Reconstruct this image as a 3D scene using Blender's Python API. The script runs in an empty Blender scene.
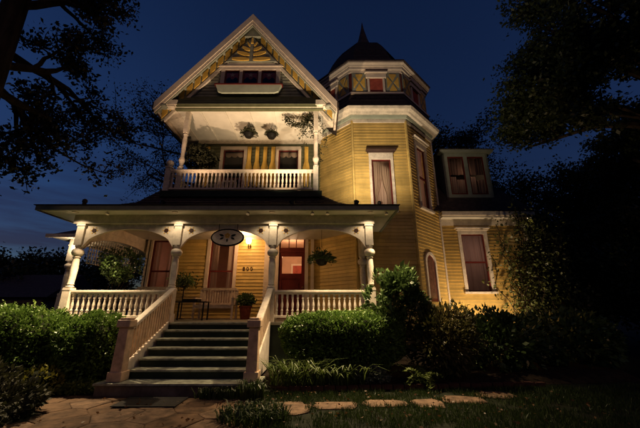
import bpy, math, random
import numpy as np
from mathutils import Vector, Matrix
random.seed(7); RNG = np.random.default_rng(7)
R = math.radians
S = bpy.context.scene
COL = S.collection

# ------------------------------------------------------------------ camera, sky, light, exposure
cam_d = bpy.data.cameras.new('camera'); cam = bpy.data.objects.new('camera', cam_d); COL.objects.link(cam)
cam.location = (0, 0, 1.5)
cam.rotation_euler = (R(90 + 17.3), 0, 0)
cam_d.sensor_width = 36; cam_d.lens = 36 * 307 / 640
cam_d.clip_start = 0.05; cam_d.clip_end = 3000
S.camera = cam
S.view_settings.view_transform = 'Standard'; S.view_settings.look = 'None'
S.view_settings.exposure = 0; S.view_settings.gamma = 1
S.cycles.use_denoising = True
S.cycles.max_bounces = 8; S.cycles.transparent_max_bounces = 16
S.cycles.sample_clamp_indirect = 4

W = bpy.data.worlds.new('World'); S.world = W; W.use_nodes = True
nt = W.node_tree; nt.nodes.clear()
out = nt.nodes.new('ShaderNodeOutputWorld'); bg = nt.nodes.new('ShaderNodeBackground')
sky = nt.nodes.new('ShaderNodeTexSky'); sky.sky_type = 'NISHITA'; sky.sun_disc = False
sky.sun_elevation = R(-1.2); sky.sun_rotation = R(-75); sky.altitude = 200; sky.ozone_density = 3.0; sky.dust_density = 1.0
tint = nt.nodes.new('ShaderNodeMix'); tint.data_type = 'RGBA'; tint.blend_type = 'MULTIPLY'; tint.inputs[0].default_value = 1; tint.inputs[7].default_value = (1.3, 1.55, 1.9, 1)
tc = nt.nodes.new('ShaderNodeTexCoord'); sx = nt.nodes.new('ShaderNodeSeparateXYZ')
mp = nt.nodes.new('ShaderNodeMapping'); mp.inputs['Scale'].default_value = (1.0, 1.0, 8); mp.inputs['Rotation'].default_value = (R(3), R(-5), 0)
nz = nt.nodes.new('ShaderNodeTexNoise'); nz.inputs['Scale'].default_value = 2.2; nz.inputs['Detail'].default_value = 7; nz.inputs['Roughness'].default_value = .55
cr = nt.nodes.new('ShaderNodeMapRange'); cr.inputs[1].default_value = .42; cr.inputs[2].default_value = .60
lowband = nt.nodes.new('ShaderNodeMapRange'); lowband.inputs[1].default_value = .50; lowband.inputs[2].default_value = .12; lowband.interpolation_type = 'SMOOTHSTEP'
ml = nt.nodes.new('ShaderNodeMath'); ml.operation = 'MULTIPLY'
cloud = nt.nodes.new('ShaderNodeMix'); cloud.data_type = 'RGBA'; cloud.blend_type = 'MULTIPLY'; cloud.inputs[7].default_value = (.70, .44, .46, 1)
nt.links.new(tc.outputs['Generated'], mp.inputs['Vector']); nt.links.new(tc.outputs['Generated'], sx.inputs[0]); nt.links.new(mp.outputs[0], nz.inputs['Vector'])
nt.links.new(nz.outputs['Fac'], cr.inputs[0]); nt.links.new(sx.outputs[2], lowband.inputs[0]); nt.links.new(cr.outputs[0], ml.inputs[0]); nt.links.new(lowband.outputs[0], ml.inputs[1])
nt.links.new(sky.outputs[0], tint.inputs[6]); nt.links.new(tint.outputs[2], cloud.inputs[6]); nt.links.new(ml.outputs[0], cloud.inputs[0])
nt.links.new(cloud.outputs[2], bg.inputs['Color']); bg.inputs['Strength'].default_value = 0.15
nt.links.new(bg.outputs[0], out.inputs['Surface'])

front_fill_d = bpy.data.lights.new('front_fill', 'SUN'); front_fill_d.energy = 0.115; front_fill_d.angle = R(12); front_fill_d.color = (1, .52, .24)  # warm front fill added as a sun lamp; the sun itself has set
front_fill = bpy.data.objects.new('front_fill', front_fill_d); COL.objects.link(front_fill)
front_fill.rotation_euler = (R(58), 0, R(12)); front_fill.location = (6, -10, 20)

WARM = (1.0, .70, .40)
def spot(loc, target, watts, angle=100, blend=.6, radius=.05, color=WARM, name='lamp_light', parent=None):
    d = bpy.data.lights.new(name, 'SPOT'); d.energy = watts; d.spot_size = R(angle); d.spot_blend = blend
    d.shadow_soft_size = radius; d.color = color
    o = bpy.data.objects.new(name, d); COL.objects.link(o); o.location = loc
    o.rotation_euler = (Vector(target) - Vector(loc)).to_track_quat('-Z', 'Y').to_euler()
    if parent: attach(o, parent)
    return o
def point(loc, watts, radius=.08, color=WARM, name='lamp_light', parent=None):
    d = bpy.data.lights.new(name, 'POINT'); d.energy = watts; d.shadow_soft_size = radius; d.color = color
    o = bpy.data.objects.new(name, d); COL.objects.link(o); o.location = loc
    if parent: attach(o, parent)
    return o

# ------------------------------------------------------------------ materials
def mat(name, col, rough=.6, var=.12, scale=3, bump=0.0, bscale=40, metal=0, spec=.18, stretch=(1, 1, 1), col2=None):
    m = bpy.data.materials.new(name); m.use_nodes = True; n = m.node_tree.nodes; l = m.node_tree.links
    b = n['Principled BSDF']; b.inputs['Roughness'].default_value = rough; b.inputs['Metallic'].default_value = metal
    b.inputs['Specular IOR Level'].default_value = spec
    t = n.new('ShaderNodeTexCoord'); mpn = n.new('ShaderNodeMapping'); mpn.inputs['Scale'].default_value = stretch
    l.new(t.outputs['Object'], mpn.inputs[0])
    z = n.new('ShaderNodeTexNoise'); z.inputs['Scale'].default_value = scale; z.inputs['Detail'].default_value = 5; z.inputs['Roughness'].default_value = .65
    l.new(mpn.outputs[0], z.inputs['Vector'])
    r = n.new('ShaderNodeValToRGB'); c2 = col2 or tuple(max(0, c * (1 - 2 * var)) for c in col)
    r.color_ramp.elements[0].position = .3; r.color_ramp.elements[1].position = .68
    r.color_ramp.elements[0].color = (*c2, 1); r.color_ramp.elements[1].color = (*[min(1, c * (1 + var * .4)) for c in col], 1)
    l.new(z.outputs['Fac'], r.inputs[0]); l.new(r.outputs[0], b.inputs['Base Color'])
    if bump:
        z2 = n.new('ShaderNodeTexNoise'); z2.inputs['Scale'].default_value = bscale; z2.inputs['Detail'].default_value = 4
        l.new(mpn.outputs[0], z2.inputs['Vector'])
        bp = n.new('ShaderNodeBump'); bp.inputs['Strength'].default_value = bump; bp.inputs['Distance'].default_value = .02
        l.new(z2.outputs['Fac'], bp.inputs['Height']); l.new(bp.outputs[0], b.inputs['Normal'])
    return m
def emis(name, col, strength):
    m = bpy.data.materials.new(name); m.use_nodes = True; n = m.node_tree.nodes
    b = n['Principled BSDF']; b.inputs['Base Color'].default_value = (*col, 1)
    b.inputs['Emission Color'].default_value = (*col, 1); b.inputs['Emission Strength'].default_value = strength
    return m
def leafmat(name, col, col2, trans=.25, rough=.45):
    m = mat(name, col, rough, .2, 1.7, spec=.35, col2=col2)
    n = m.node_tree.nodes; l = m.node_tree.links; b = n['Principled BSDF']
    tr = n.new('ShaderNodeBsdfTranslucent'); ms = n.new('ShaderNodeMixShader'); ms.inputs[0].default_value = trans
    l.new(b.inputs['Base Color'].links[0].from_socket, tr.inputs['Color'])
    l.new(b.outputs[0], ms.inputs[1]); l.new(tr.outputs[0], ms.inputs[2])
    l.new(ms.outputs[0], n['Material Output'].inputs['Surface'])
    return m
def glassmat():
    m = bpy.data.materials.new('window_glass'); m.use_nodes = True; n = m.node_tree.nodes; l = m.node_tree.links
    n.remove(n['Principled BSDF'])
    a = n.new('ShaderNodeBsdfTransparent'); a.inputs[0].default_value = (.9, .9, .88, 1)
    g = n.new('ShaderNodeBsdfGlossy'); g.inputs['Roughness'].default_value = .04
    f = n.new('ShaderNodeFresnel'); f.inputs[0].default_value = 1.32
    ms = n.new('ShaderNodeMixShader'); l.new(f.outputs[0], ms.inputs[0]); l.new(a.outputs[0], ms.inputs[1]); l.new(g.outputs[0], ms.inputs[2])
    l.new(ms.outputs[0], n['Material Output'].inputs['Surface']); return m
def clothmat(name, col, trans):
    m = bpy.data.materials.new(name); m.use_nodes = True; n = m.node_tree.nodes; l = m.node_tree.links
    b = n['Principled BSDF']; b.inputs['Base Color'].default_value = (*col, 1); b.inputs['Roughness'].default_value = .9
    tr = n.new('ShaderNodeBsdfTranslucent'); tr.inputs[0].default_value = (*col, 1)
    ms = n.new('ShaderNodeMixShader'); ms.inputs[0].default_value = trans
    l.new(b.outputs[0], ms.inputs[1]); l.new(tr.outputs[0], ms.inputs[2]); l.new(ms.outputs[0], n['Material Output'].inputs['Surface'])
    return m
M = {}
M['siding'] = mat('mustard_paint', (.74, .53, .18), .5, .10, 1.6, 0, 30, stretch=(1, 1, 3))
def boards(m, e, z0, amt=.22):
    n = m.node_tree.nodes; l = m.node_tree.links; b = n['Principled BSDF']; src = b.inputs['Base Color'].links[0].from_socket
    t = n.new('ShaderNodeTexCoord'); sp = n.new('ShaderNodeSeparateXYZ'); l.new(t.outputs['Object'], sp.inputs[0])
    a = n.new('ShaderNodeMath'); a.operation = 'SUBTRACT'; a.inputs[1].default_value = z0; l.new(sp.outputs[2], a.inputs[0])
    d = n.new('ShaderNodeMath'); d.operation = 'DIVIDE'; d.inputs[1].default_value = e; l.new(a.outputs[0], d.inputs[0])
    f = n.new('ShaderNodeMath'); f.operation = 'FLOOR'; l.new(d.outputs[0], f.inputs[0])
    # boards are laid in lengths with staggered butt joints
    w0 = n.new('ShaderNodeTexWhiteNoise'); w0.noise_dimensions = '1D'; l.new(f.outputs[0], w0.inputs['W'])
    ln = n.new('ShaderNodeMath'); ln.operation = 'MULTIPLY_ADD'; ln.inputs[1].default_value = .42; l.new(sp.outputs[0], ln.inputs[0])
    k = n.new('ShaderNodeMath'); k.operation = 'MULTIPLY'; k.inputs[1].default_value = 7.3; l.new(w0.outputs['Value'], k.inputs[0]); l.new(k.outputs[0], ln.inputs[2])
    fl = n.new('ShaderNodeMath'); fl.operation = 'FLOOR'; l.new(ln.outputs[0], fl.inputs[0])
    cb_ = n.new('ShaderNodeCombineXYZ'); l.new(fl.outputs[0], cb_.inputs[0]); l.new(f.outputs[0], cb_.inputs[1])
    w = n.new('ShaderNodeTexWhiteNoise'); w.noise_dimensions = '2D'; l.new(cb_.outputs[0], w.inputs['Vector'])
    mr = n.new('ShaderNodeMapRange'); mr.inputs[3].default_value = 1 - amt; mr.inputs[4].default_value = 1.06; l.new(w.outputs['Value'], mr.inputs[0])
    z = n.new('ShaderNodeTexNoise'); z.inputs['Scale'].default_value = 1.1; z.inputs['Detail'].default_value = 8; z.inputs['Roughness'].default_value = .7
    mpn = n.new('ShaderNodeMapping'); mpn.inputs['Scale'].default_value = (2.5, 2.5, .7); l.new(t.outputs['Object'], mpn.inputs[0]); l.new(mpn.outputs[0], z.inputs['Vector'])
    m2 = n.new('ShaderNodeMapRange'); m2.inputs[1].default_value = .35; m2.inputs[2].default_value = .6; m2.inputs[3].default_value = .80; m2.inputs[4].default_value = 1.0; l.new(z.outputs['Fac'], m2.inputs[0])
    mm = n.new('ShaderNodeMath'); mm.operation = 'MULTIPLY'; l.new(mr.outputs[0], mm.inputs[0]); l.new(m2.outputs[0], mm.inputs[1])
    mx_ = n.new('ShaderNodeMix'); mx_.data_type = 'RGBA'; mx_.blend_type = 'MULTIPLY'; mx_.inputs[0].default_value = 1; l.new(src, mx_.inputs[6]); l.new(mm.outputs[0], mx_.inputs[7]); l.new(mx_.outputs[2], b.inputs['Base Color'])
boards(M['siding'], .12, .5)
M['olive'] = mat('olive_paint', (.125, .13, .075), .6, .15, 4, .1)
M['trim'] = mat('cream_paint', (.76, .67, .56), .5, .16, 7, .06, 30)
M['trim_pink'] = mat('blush_paint', (.72, .61, .51), .5, .09, 3, .06, 30)
M['sage'] = mat('sage_paint', (.40, .44, .36), .55, .1, 3, .06)
M['ochre'] = mat('ochre_paint', (.74, .46, .10), .55, .12, 5)
M['greytrim'] = mat('grey_green_paint', (.27, .28, .23), .6, .1, 5)
M['red'] = mat('oxblood_paint', (.13, .022, .018), .4, .2, 4)
M['redlight'] = mat('brick_red_shade', (.40, .085, .06), .7, .2, 6)
M['roof'] = mat('roof_shingle', (.06, .040, .036), .75, .4, 7, .8, 22, spec=.4)
M['gutter'] = mat('dark_gutter', (.09, .055, .045), .5, .2, 3)
M['tread'] = mat('sage_deck_paint', (.36, .38, .30), .6, .34, 7, .15, 24)
M['riser'] = mat('dark_green_paint', (.022, .036, .026), .5, .25, 5)
M['floor'] = mat('porch_floor_paint', (.20, .19, .15), .5, .2, 4, .1)
M['newel'] = mat('cream_weathered', (.70, .50, .33), .6, .2, 6, .15, 22)
M['ceil'] = mat('ceiling_paint', (.70, .66, .58), .6, .08, 2)
M['stone_base'] = mat('foundation_stone', (.16, .13, .11), .85, .3, 3, .5, 12)
M['glass'] = glassmat()
M['curtain'] = clothmat('sheer_curtain', (.72, .56, .47), .5)
M['drape'] = clothmat('heavy_drape', (.46, .33, .25), .25)
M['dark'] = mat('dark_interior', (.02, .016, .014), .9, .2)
M['roomwall'] = mat('room_wall', (.58, .38, .28), .8, .08)
M['black'] = mat('black_iron', (.012, .011, .010), .45, .2, 8)
M['brass'] = mat('aged_brass', (.35, .22, .08), .35, .2, 8, metal=1)
M['wicker'] = mat('white_painted_wood', (.62, .52, .42), .65, .2, 9, .2, 60)
M['terra'] = mat('terracotta', (.26, .07, .035), .8, .25, 6, .2)
M['soil'] = mat('soil', (.030, .020, .013), .95, .4, 6, .8, 18)
M['flag'] = mat('flagstone', (.15, .090, .052), .9, .38, 3.5, .9, 12)
M['flag2'] = mat('flagstone_pale', (.185, .118, .075), .9, .38, 5, .9, 14)
M['brick'] = mat('edging_brick', (.11, .05, .035), .85, .35, 5, .5, 20)
M['grass'] = leafmat('grass_blade', (.042, .066, .016), (.022, .038, .010))
M['ground'] = mat('dark_lawn', (.014, .018, .008), .95, .4, 1.5, .6, 14)
M['mat'] = mat('rubber_mat', (.018, .017, .018), .8, .3, 12, .6, 80)
M['bark'] = mat('bark', (.050, .035, .024), .95, .4, 4, .9, 9, stretch=(2, 2, .4))
M['boxwood'] = leafmat('boxwood_leaf', (.105, .185, .036), (.055, .105, .018), .2, .38)
M['shoot'] = leafmat('new_shoot_leaf', (.15, .23, .045), (.09, .15, .028), .3)
M['rhodo'] = leafmat('laurel_leaf', (.085, .135, .040), (.045, .08, .022), .15, .3)
M['shade_leaf'] = leafmat('dusky_leaf', (.04, .040, .018), (.02, .024, .010), .2, .75)
M['nandina'] = leafmat('russet_leaf', (.12, .095, .03), (.055, .07, .02))
M['fern'] = leafmat('fern_leaf', (.16, .20, .045), (.09, .13, .03))
M['strap'] = leafmat('strap_leaf', (.10, .135, .03), (.05, .085, .018))
M['silver'] = leafmat('silver_leaf', (.17, .19, .15), (.09, .11, .08))
M['treeleaf'] = leafmat('tree_leaf', (.038, .05, .016), (.02, .03, .009))
M['treeleaf2'] = leafmat('tree_leaf_brown', (.030, .026, .012), (.016, .018, .008))
M['vine'] = leafmat('vine_leaf', (.095, .105, .030), (.05, .07, .02))
M['litter'] = leafmat('dry_leaf', (.16, .075, .03), (.08, .045, .02))
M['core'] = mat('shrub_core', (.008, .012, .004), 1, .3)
M['yellow_lit_leaf'] = leafmat('leaf_lit_yellow', (.22, .20, .035), (.12, .13, .02))  # yellowish light on the plant is put into this leaf colour
M['bulb'] = emis('lamp_bulb', (1, .74, .42), 14)
M['lens'] = emis('downlight_lens', (1, .76, .46), 5)
M['lens_soft'] = emis('flood_lens_soft', (1, .76, .46), .7)
M['lens_dim'] = emis('flood_lens', (1, .76, .46), .06)
M['archglass'] = mat('stained_glass', (.16, .07, .05), .25, .3, 9, spec=.5)
M['number'] = mat('dark_bronze', (.05, .02, .012), .5, .1)

# ------------------------------------------------------------------ helpers
def attach(o, p):
    o.parent = p; o.matrix_parent_inverse = Matrix.Translation(-Vector(p['w0']))
def tag(o, label, cat, group=None, kind=None):
    o['label'] = label; o['category'] = cat
    if group: o['group'] = group
    if kind: o['kind'] = kind
    return o
def thing(name, label, cat, loc=(0, 0, 0), group=None):
    o = bpy.data.objects.new(name, None); o.empty_display_size = .2; COL.objects.link(o); o.location = loc
    o['w0'] = list(loc); return tag(o, label, cat, group)
def link(name, me, parent=None, loc=(0, 0, 0), rotz=0):
    o = bpy.data.objects.new(name, me); COL.objects.link(o); o.location = loc; o.rotation_euler = (0, 0, rotz)
    o['w0'] = list(loc)
    if parent is not None:
        o.parent = parent; o.matrix_parent_inverse = Matrix.Translation(-Vector(parent['w0']))
    return o
class MB:
    def __init__(s): s.v = []; s.f = []
    def add(s, vs, fs):
        k = len(s.v); s.v += [tuple(map(float, v)) for v in vs]; s.f += [tuple(i + k for i in f) for f in fs]; return s
    def box(s, x0, x1, y0, y1, z0, z1):
        return s.add([(x0, y0, z0), (x1, y0, z0), (x1, y1, z0), (x0, y1, z0), (x0, y0, z1), (x1, y0, z1), (x1, y1, z1), (x0, y1, z1)],
                     [(0, 3, 2, 1), (4, 5, 6, 7), (0, 1, 5, 4), (1, 2, 6, 5), (2, 3, 7, 6), (3, 0, 4, 7)])
    def cbox(s, c, sz): return s.box(c[0] - sz[0] / 2, c[0] + sz[0] / 2, c[1] - sz[1] / 2, c[1] + sz[1] / 2, c[2] - sz[2] / 2, c[2] + sz[2] / 2)
    def fbox(s, fr, s0, s1, o0, o1, z0, z1):
        c = [fr(a, b, z) for z in (z0, z1) for a, b in ((s0, o1), (s1, o1), (s1, o0), (s0, o0))]
        return s.add(c, [(0, 3, 2, 1), (4, 5, 6, 7), (0, 1, 5, 4), (1, 2, 6, 5), (2, 3, 7, 6), (3, 0, 4, 7)])
    def prism(s, poly, fn, d0, d1):
        n = len(poly); a = [fn(p[0], d0, p[1]) for p in poly]; b = [fn(p[0], d1, p[1]) for p in poly]
        return s.add(a + b, [tuple(range(n))[::-1], tuple(range(n, 2 * n))] + [(i, (i + 1) % n, n + (i + 1) % n, n + i) for i in range(n)])
    def lathe(s, prof, c=(0, 0, 0), seg=16, ph=0.0, cap=True):
        vs = []; fs = []; m = len(prof)
        for r, z in prof:
            for k in range(seg):
                a = 2 * math.pi * k / seg + ph; vs.append((c[0] + r * math.cos(a), c[1] + r * math.sin(a), c[2] + z))
        for i in range(m - 1):
            for k in range(seg):
                k2 = (k + 1) % seg; fs.append((i * seg + k, i * seg + k2, (i + 1) * seg + k2, (i + 1) * seg + k))
        if cap: fs += [tuple(range(seg))[::-1], tuple((m - 1) * seg + k for k in range(seg))]
        return s.add(vs, fs)
    def tube(s, pts, rad, seg=6):
        pts = [Vector(p) for p in pts]; n = len(pts)
        if not hasattr(rad, '__len__'): rad = [rad] * n
        vs = []; fs = []
        for i, p in enumerate(pts):
            t = (pts[min(i + 1, n - 1)] - pts[max(i - 1, 0)]); t = t.normalized() if t.length > 1e-6 else Vector((0, 0, 1))
            u = t.orthogonal() if i == 0 else (u - t * u.dot(t)); u.normalize(); w = t.cross(u)
            for k in range(seg):
                a = 2 * math.pi * k / seg; vs.append(p + (u * math.cos(a) + w * math.sin(a)) * rad[i])
        for i in range(n - 1):
            for k in range(seg):
                k2 = (k + 1) % seg; fs.append((i * seg + k, i * seg + k2, (i + 1) * seg + k2, (i + 1) * seg + k))
        fs += [tuple(range(seg))[::-1], tuple((n - 1) * seg + k for k in range(seg))]
        return s.add(vs, fs)
    def mesh(s, name, m, smooth=False):
        me = bpy.data.meshes.new(name); me.from_pydata(s.v, [], s.f); me.materials.append(M[m] if isinstance(m, str) else m)
        if smooth:
            me.polygons.foreach_set('use_smooth', [True] * len(me.polygons))
            try: me.set_sharp_from_angle(angle=R(38))
            except Exception: pass
        me.update(); return me
    def build(s, name, m, parent=None, smooth=False, loc=(0, 0, 0), bevel=0):
        o = link(name, s.mesh(name, m, smooth), parent, loc)
        if bevel:
            b = o.modifiers.new('bevel', 'BEVEL'); b.width = bevel; b.segments = 2; b.limit_method = 'ANGLE'
        return o
def frame_fn(ox, oy, dx, dy):
    nx, ny = dy, -dx
    return lambda a, o, z: (ox + dx * a + nx * o, oy + dy * a + ny * o, z)
def wall_fr(p0, p1):
    L = math.hypot(p1[0] - p0[0], p1[1] - p0[1]); return frame_fn(p0[0], p0[1], (p1[0] - p0[0]) / L, (p1[1] - p0[1]) / L), L
def siding(name, p0, p1, z0, z1, holes, m, parent, e=.15, lip=.024, clip=None):
    fr, L = wall_fr(p0, p1); mb = MB(); z = z0; brk = sorted({h[k] for h in holes for k in (2, 3)})
    while z < z1 - 1e-6:
        zt = min(z + e, z1); cuts = [z] + [b for b in brk if z + 1e-4 < b < zt - 1e-4] + [zt]
        for a, b in zip(cuts, cuts[1:]):
            lo, hi = (0, L) if clip is None else clip((a + b) / 2)
            segs = [(lo, hi)]
            for h in holes:
                if h[2] < (a + b) / 2 < h[3]:
                    ns = []
                    for s0, s1 in segs:
                        if h[0] > s0: ns.append((s0, min(s1, h[0])))
                        if h[1] < s1: ns.append((max(s0, h[1]), s1))
                    segs = [q for q in ns if q[1] - q[0] > 1e-4]
            oa = lip * (1 - (a - z) / e); ob = lip * (1 - (b - z) / e)
            for s0, s1 in segs:
                mb.add([fr(s0, oa, a), fr(s1, oa, a), fr(s1, ob, b), fr(s0, ob, b)], [(0, 1, 2, 3)])
                if a == z: mb.add([fr(s0, -.004, a), fr(s1, -.004, a), fr(s1, oa, a), fr(s0, oa, a)], [(0, 1, 2, 3)])
        z = zt
    return mb.build(name, m, parent)
def pleats(fr, s0, s1, o, za, zb, n=6, amp=.022, pinch=None):
    mb = MB(); k = n * 8; rows = 14; vs = []
    for j in range(rows + 1):
        t = j / rows; z = za + (zb - za) * t
        sc, cen = 1, 0
        if pinch:
            zp, tgt, w = pinch; g = math.exp(-((z - zp) / ((zb - za) * .30)) ** 2)
            if z < zp: g = max(g, .75)
            sc = 1 - g * (1 - w); cen = g
        for i in range(k + 1):
            a = s0 + (s1 - s0) * i / k
            if pinch: a = a * (1 - cen) + cen * (tgt + (a - (s0 + s1) / 2) * w)
            vs.append(fr(a, o + amp * (.7 + .5 * math.sin(i * .31 + s0)) * math.sin(i / 8 * 2 * math.pi + 1.6 * math.sin(i * .17 + s0 * 3) + .5 * math.sin(3 * t + i * .05)) + .008 * math.sin(t * 5 + i * .2), z))
    fs = [(j * (k + 1) + i, j * (k + 1) + i + 1, (j + 1) * (k + 1) + i + 1, (j + 1) * (k + 1) + i) for j in range(rows) for i in range(k)]
    return mb.add(vs, fs)
def window(parent, fr, s0, s1, z0, z1, cas=.13, m='trim', sash='red', head=.2, cap=True, curtain=None, curtain_m='curtain', sill=True, rail=True, name='window', capm=None):
    c = MB(); c.fbox(fr, s0 - cas, s0, -.08, .05, z0, z1); c.fbox(fr, s1, s1 + cas, -.08, .05, z0, z1)
    c.fbox(fr, s0 - cas - .002, s1 + cas + .002, -.08, .055, z1, z1 + head)
    w = c.build(name, m, parent)
    if cap:
        k = MB(); k.fbox(fr, s0 - cas - .05, s1 + cas + .05, -.02, .10, z1 + head, z1 + head + .06)
        k.fbox(fr, s0 - cas - .10, s1 + cas + .10, -.02, .17, z1 + head + .06, z1 + head + .11); k.build('head_cap', capm or m, w)
    if sill: MB().fbox(fr, s0 - cas - .04, s1 + cas + .04, -.06, .11, z0 - .07, z0).build('sill', m, w)
    sb = MB(); t = .05
    sb.fbox(fr, s0, s0 + t, -.07, -.02, z0, z1); sb.fbox(fr, s1 - t, s1, -.07, -.02, z0, z1)
    sb.fbox(fr, s0 + t, s1 - t, -.07, -.02, z0, z0 + t); sb.fbox(fr, s0 + t, s1 - t, -.07, -.02, z1 - t, z1)
    if rail: zm = (z0 + z1) / 2; sb.fbox(fr, s0 + t, s1 - t, -.075, -.018, zm - .03, zm + .03)
    sb.build('sash', sash, w)
    MB().add([fr(s0 + t, -.045, z0 + t), fr(s1 - t, -.045, z0 + t), fr(s1 - t, -.045, z1 - t), fr(s0 + t, -.045, z1 - t)], [(0, 1, 2, 3)]).build('pane', 'glass', w)
    if curtain == 'sheer':
        mid = (s0 + s1) / 2
        pleats(fr, s0 + .01, s1 - .01, -.14, z0, z1, 9).build('curtain', curtain_m, w, True)
    elif curtain == 'drawn':
        mid = (s0 + s1) / 2
        pleats(fr, s0, s1, -.24, z0, z1, 7, .03).build('curtain', curtain_m, w, True)
        for a_, b_, tg in ((s0, mid + .02, s0 + .10), (mid - .02, s1, s1 - .10)): pleats(fr, a_, b_, -.15, z0, z1, 4, .02, (z0 + (z1 - z0) * .22, tg, .42)).build('curtain', 'drape', w, True)
        k = MB(); k.lathe([(.05, 0), (.02, .03), (.018, .2), (.05, .24), (.075, .30), (.05, .36), (.01, .38)], fr((s0 + s1) / 2 - .12, -.11, z0 + .03), 12); k.build('lamp_silhouette', 'black', w, True)  # black shape stands for the backlit outline of a small lamp
    elif curtain == 'tied':
        mid = (s0 + s1) / 2; zp = z0 + (z1 - z0) * .33
        pleats(fr, s0, mid + .04, -.16, z0, z1, 5, .02, (zp, s0 + .14, .45)).build('curtain', curtain_m, w, True)
        pleats(fr, mid - .04, s1, -.19, z0, z1, 5, .02, (zp, s1 - .14, .45)).build('curtain', curtain_m, w, True)
    elif curtain == 'sides':
        pleats(fr, s0, s0 + (s1 - s0) * .3, -.16, z0, z1, 3).build('curtain', curtain_m, w, True)
        pleats(fr, s1 - (s1 - s0) * .3, s1, -.16, z0, z1, 3).build('curtain', curtain_m, w, True)
    elif curtain == 'cafe':
        pleats(fr, s0, s0 + (s1 - s0) * .42, -.14, z0, z0 + (z1 - z0) * .52, 3).build('curtain', curtain_m, w, True)
        pleats(fr, s1 - (s1 - s0) * .42, s1, -.14, z0, z0 + (z1 - z0) * .46, 3).build('curtain', curtain_m, w, True)
        pleats(fr, s0, s1, -.15, z1 - (z1 - z0) * .36, z1, 5).build('valance', 'drape', w, True)
    return w

# leaves ------------------------------------------------------------
def leaf_mesh(name, P, size, m, asp=.5, up=0.0, D=None, fold=.25, jit=.35):
    P = np.asarray(P, float); n = len(P)
    d = RNG.normal(size=(n, 3)) if D is None else np.asarray(D, float) + RNG.normal(size=(n, 3)) * .45
    d[:, 2] += up; d /= np.linalg.norm(d, axis=1, keepdims=True) + 1e-9
    q = RNG.normal(size=(n, 3)); s = np.cross(d, q); s /= np.linalg.norm(s, axis=1, keepdims=True) + 1e-9; nn = np.cross(d, s)
    L = size * (1 + jit * RNG.uniform(-1, 1, n))[:, None]; Wd = L * asp
    v = np.stack([P - d * L * .5, P + s * Wd * .5 + nn * L * fold * .3 - d * L * .06, P + d * L * .5, P - s * Wd * .5 + nn * L * fold * .3 - d * L * .06], 1).reshape(-1, 3)
    me = bpy.data.meshes.new(name); me.vertices.add(4 * n); me.vertices.foreach_set('co', v.ravel().astype(np.float32))
    me.loops.add(4 * n); me.polygons.add(n)
    me.polygons.foreach_set('loop_start', np.arange(0, 4 * n, 4, dtype=np.int32))
    me.loops.foreach_set('vertex_index', np.arange(4 * n, dtype=np.int32))
    me.update(calc_edges=True); me.materials.append(M[m]); return me
def noise3(P, f, seed=0):
    r = np.random.default_rng(seed); out_ = np.zeros(len(P))
    for i in range(6):
        k = r.normal(size=3) * f * (1 + .4 * i); out_ += np.sin(P @ k + r.uniform(0, 6.28)) / (1 + .5 * i)
    return out_ / 2.4
def shrub(name, label, cat, c, rad, n, leaf, m, group=None, power=2.6, rough=.10, shell=.82, flat=.0, asp=.55, seed=1, gaps=None, stems=True, core=True):
    """rounded shrub: leaves in the outer shell of a super-ellipsoid, an added dark filler hull, woody stems"""
    t = thing(name, label, cat, (c[0], c[1], c[2] - rad[2]), group)
    r = np.random.default_rng(seed); d = r.normal(size=(n, 3)); d /= np.linalg.norm(d, axis=1, keepdims=True)
    k = (np.abs(d) ** power).sum(1) ** (-1 / power); rr = k * (shell + (1 - shell) * r.uniform(0, 1, n) ** .6)
    P = d * rr[:, None] * np.array(rad)
    b = 1 + rough * noise3(P, 3.2 / max(rad), seed) + rough * .5 * noise3(P, 9 / max(rad), seed + 5)
    P = P * b[:, None] + np.array(c); D = d * np.array([1, 1, 1])
    if gaps is not None:
        keep = noise3(P, gaps, seed + 9) > -.35 * r.uniform(.3, 1.4, n); P = P[keep]; D = D[keep]
    keep = P[:, 2] > .03; P = P[keep]; D = D[keep]
    link('foliage', leaf_mesh('foliage', P, leaf, m, asp, .15, D, jit=.6), t)
    if core and n > 9000:      # young shoots standing proud of the clipped surface
        q = P[(D[:, 2] > .1) & (r.uniform(size=len(P)) < .035)]; k = 5
        S_ = (q[:, None, :] + np.array([0, 0, 1.0]) * (np.arange(k) * .022)[None, :, None] + r.normal(size=(len(q), k, 3)) * .012).reshape(-1, 3)
        link('new_shoots', leaf_mesh('new_shoots', S_, leaf * .8, 'shoot', asp, .5), t)
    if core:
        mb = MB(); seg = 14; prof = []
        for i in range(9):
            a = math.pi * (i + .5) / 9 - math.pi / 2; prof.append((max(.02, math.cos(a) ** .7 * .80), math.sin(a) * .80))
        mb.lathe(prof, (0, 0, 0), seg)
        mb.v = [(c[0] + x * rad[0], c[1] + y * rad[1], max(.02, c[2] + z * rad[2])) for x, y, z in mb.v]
        mb.build('dark_filler_hull', 'core', t, True)  # near-black hull added so the foliage is not see-through
    if stems:
        mb = MB()
        for i in range(5):
            a = r.uniform(0, 6.28); q = (c[0] + math.cos(a) * rad[0] * .5, c[1] + math.sin(a) * rad[1] * .5, c[2])
            mb.tube([(c[0] + math.cos(a) * .06, c[1] + math.sin(a) * .06, 0 if c[2] - rad[2] < .6 else c[2] - rad[2]), q], [.02, .008], 5)
        mb.build('stem', 'bark', t)
    return t

# ================================================================== SETTING
g = MB(); N = 40
g.add([(-400, -60, 0), (400, -60, 0), (400, 600, 0), (-400, 600, 0)], [(0, 1, 2, 3)])
o = g.build('ground', 'ground'); o['kind'] = 'structure'
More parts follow.
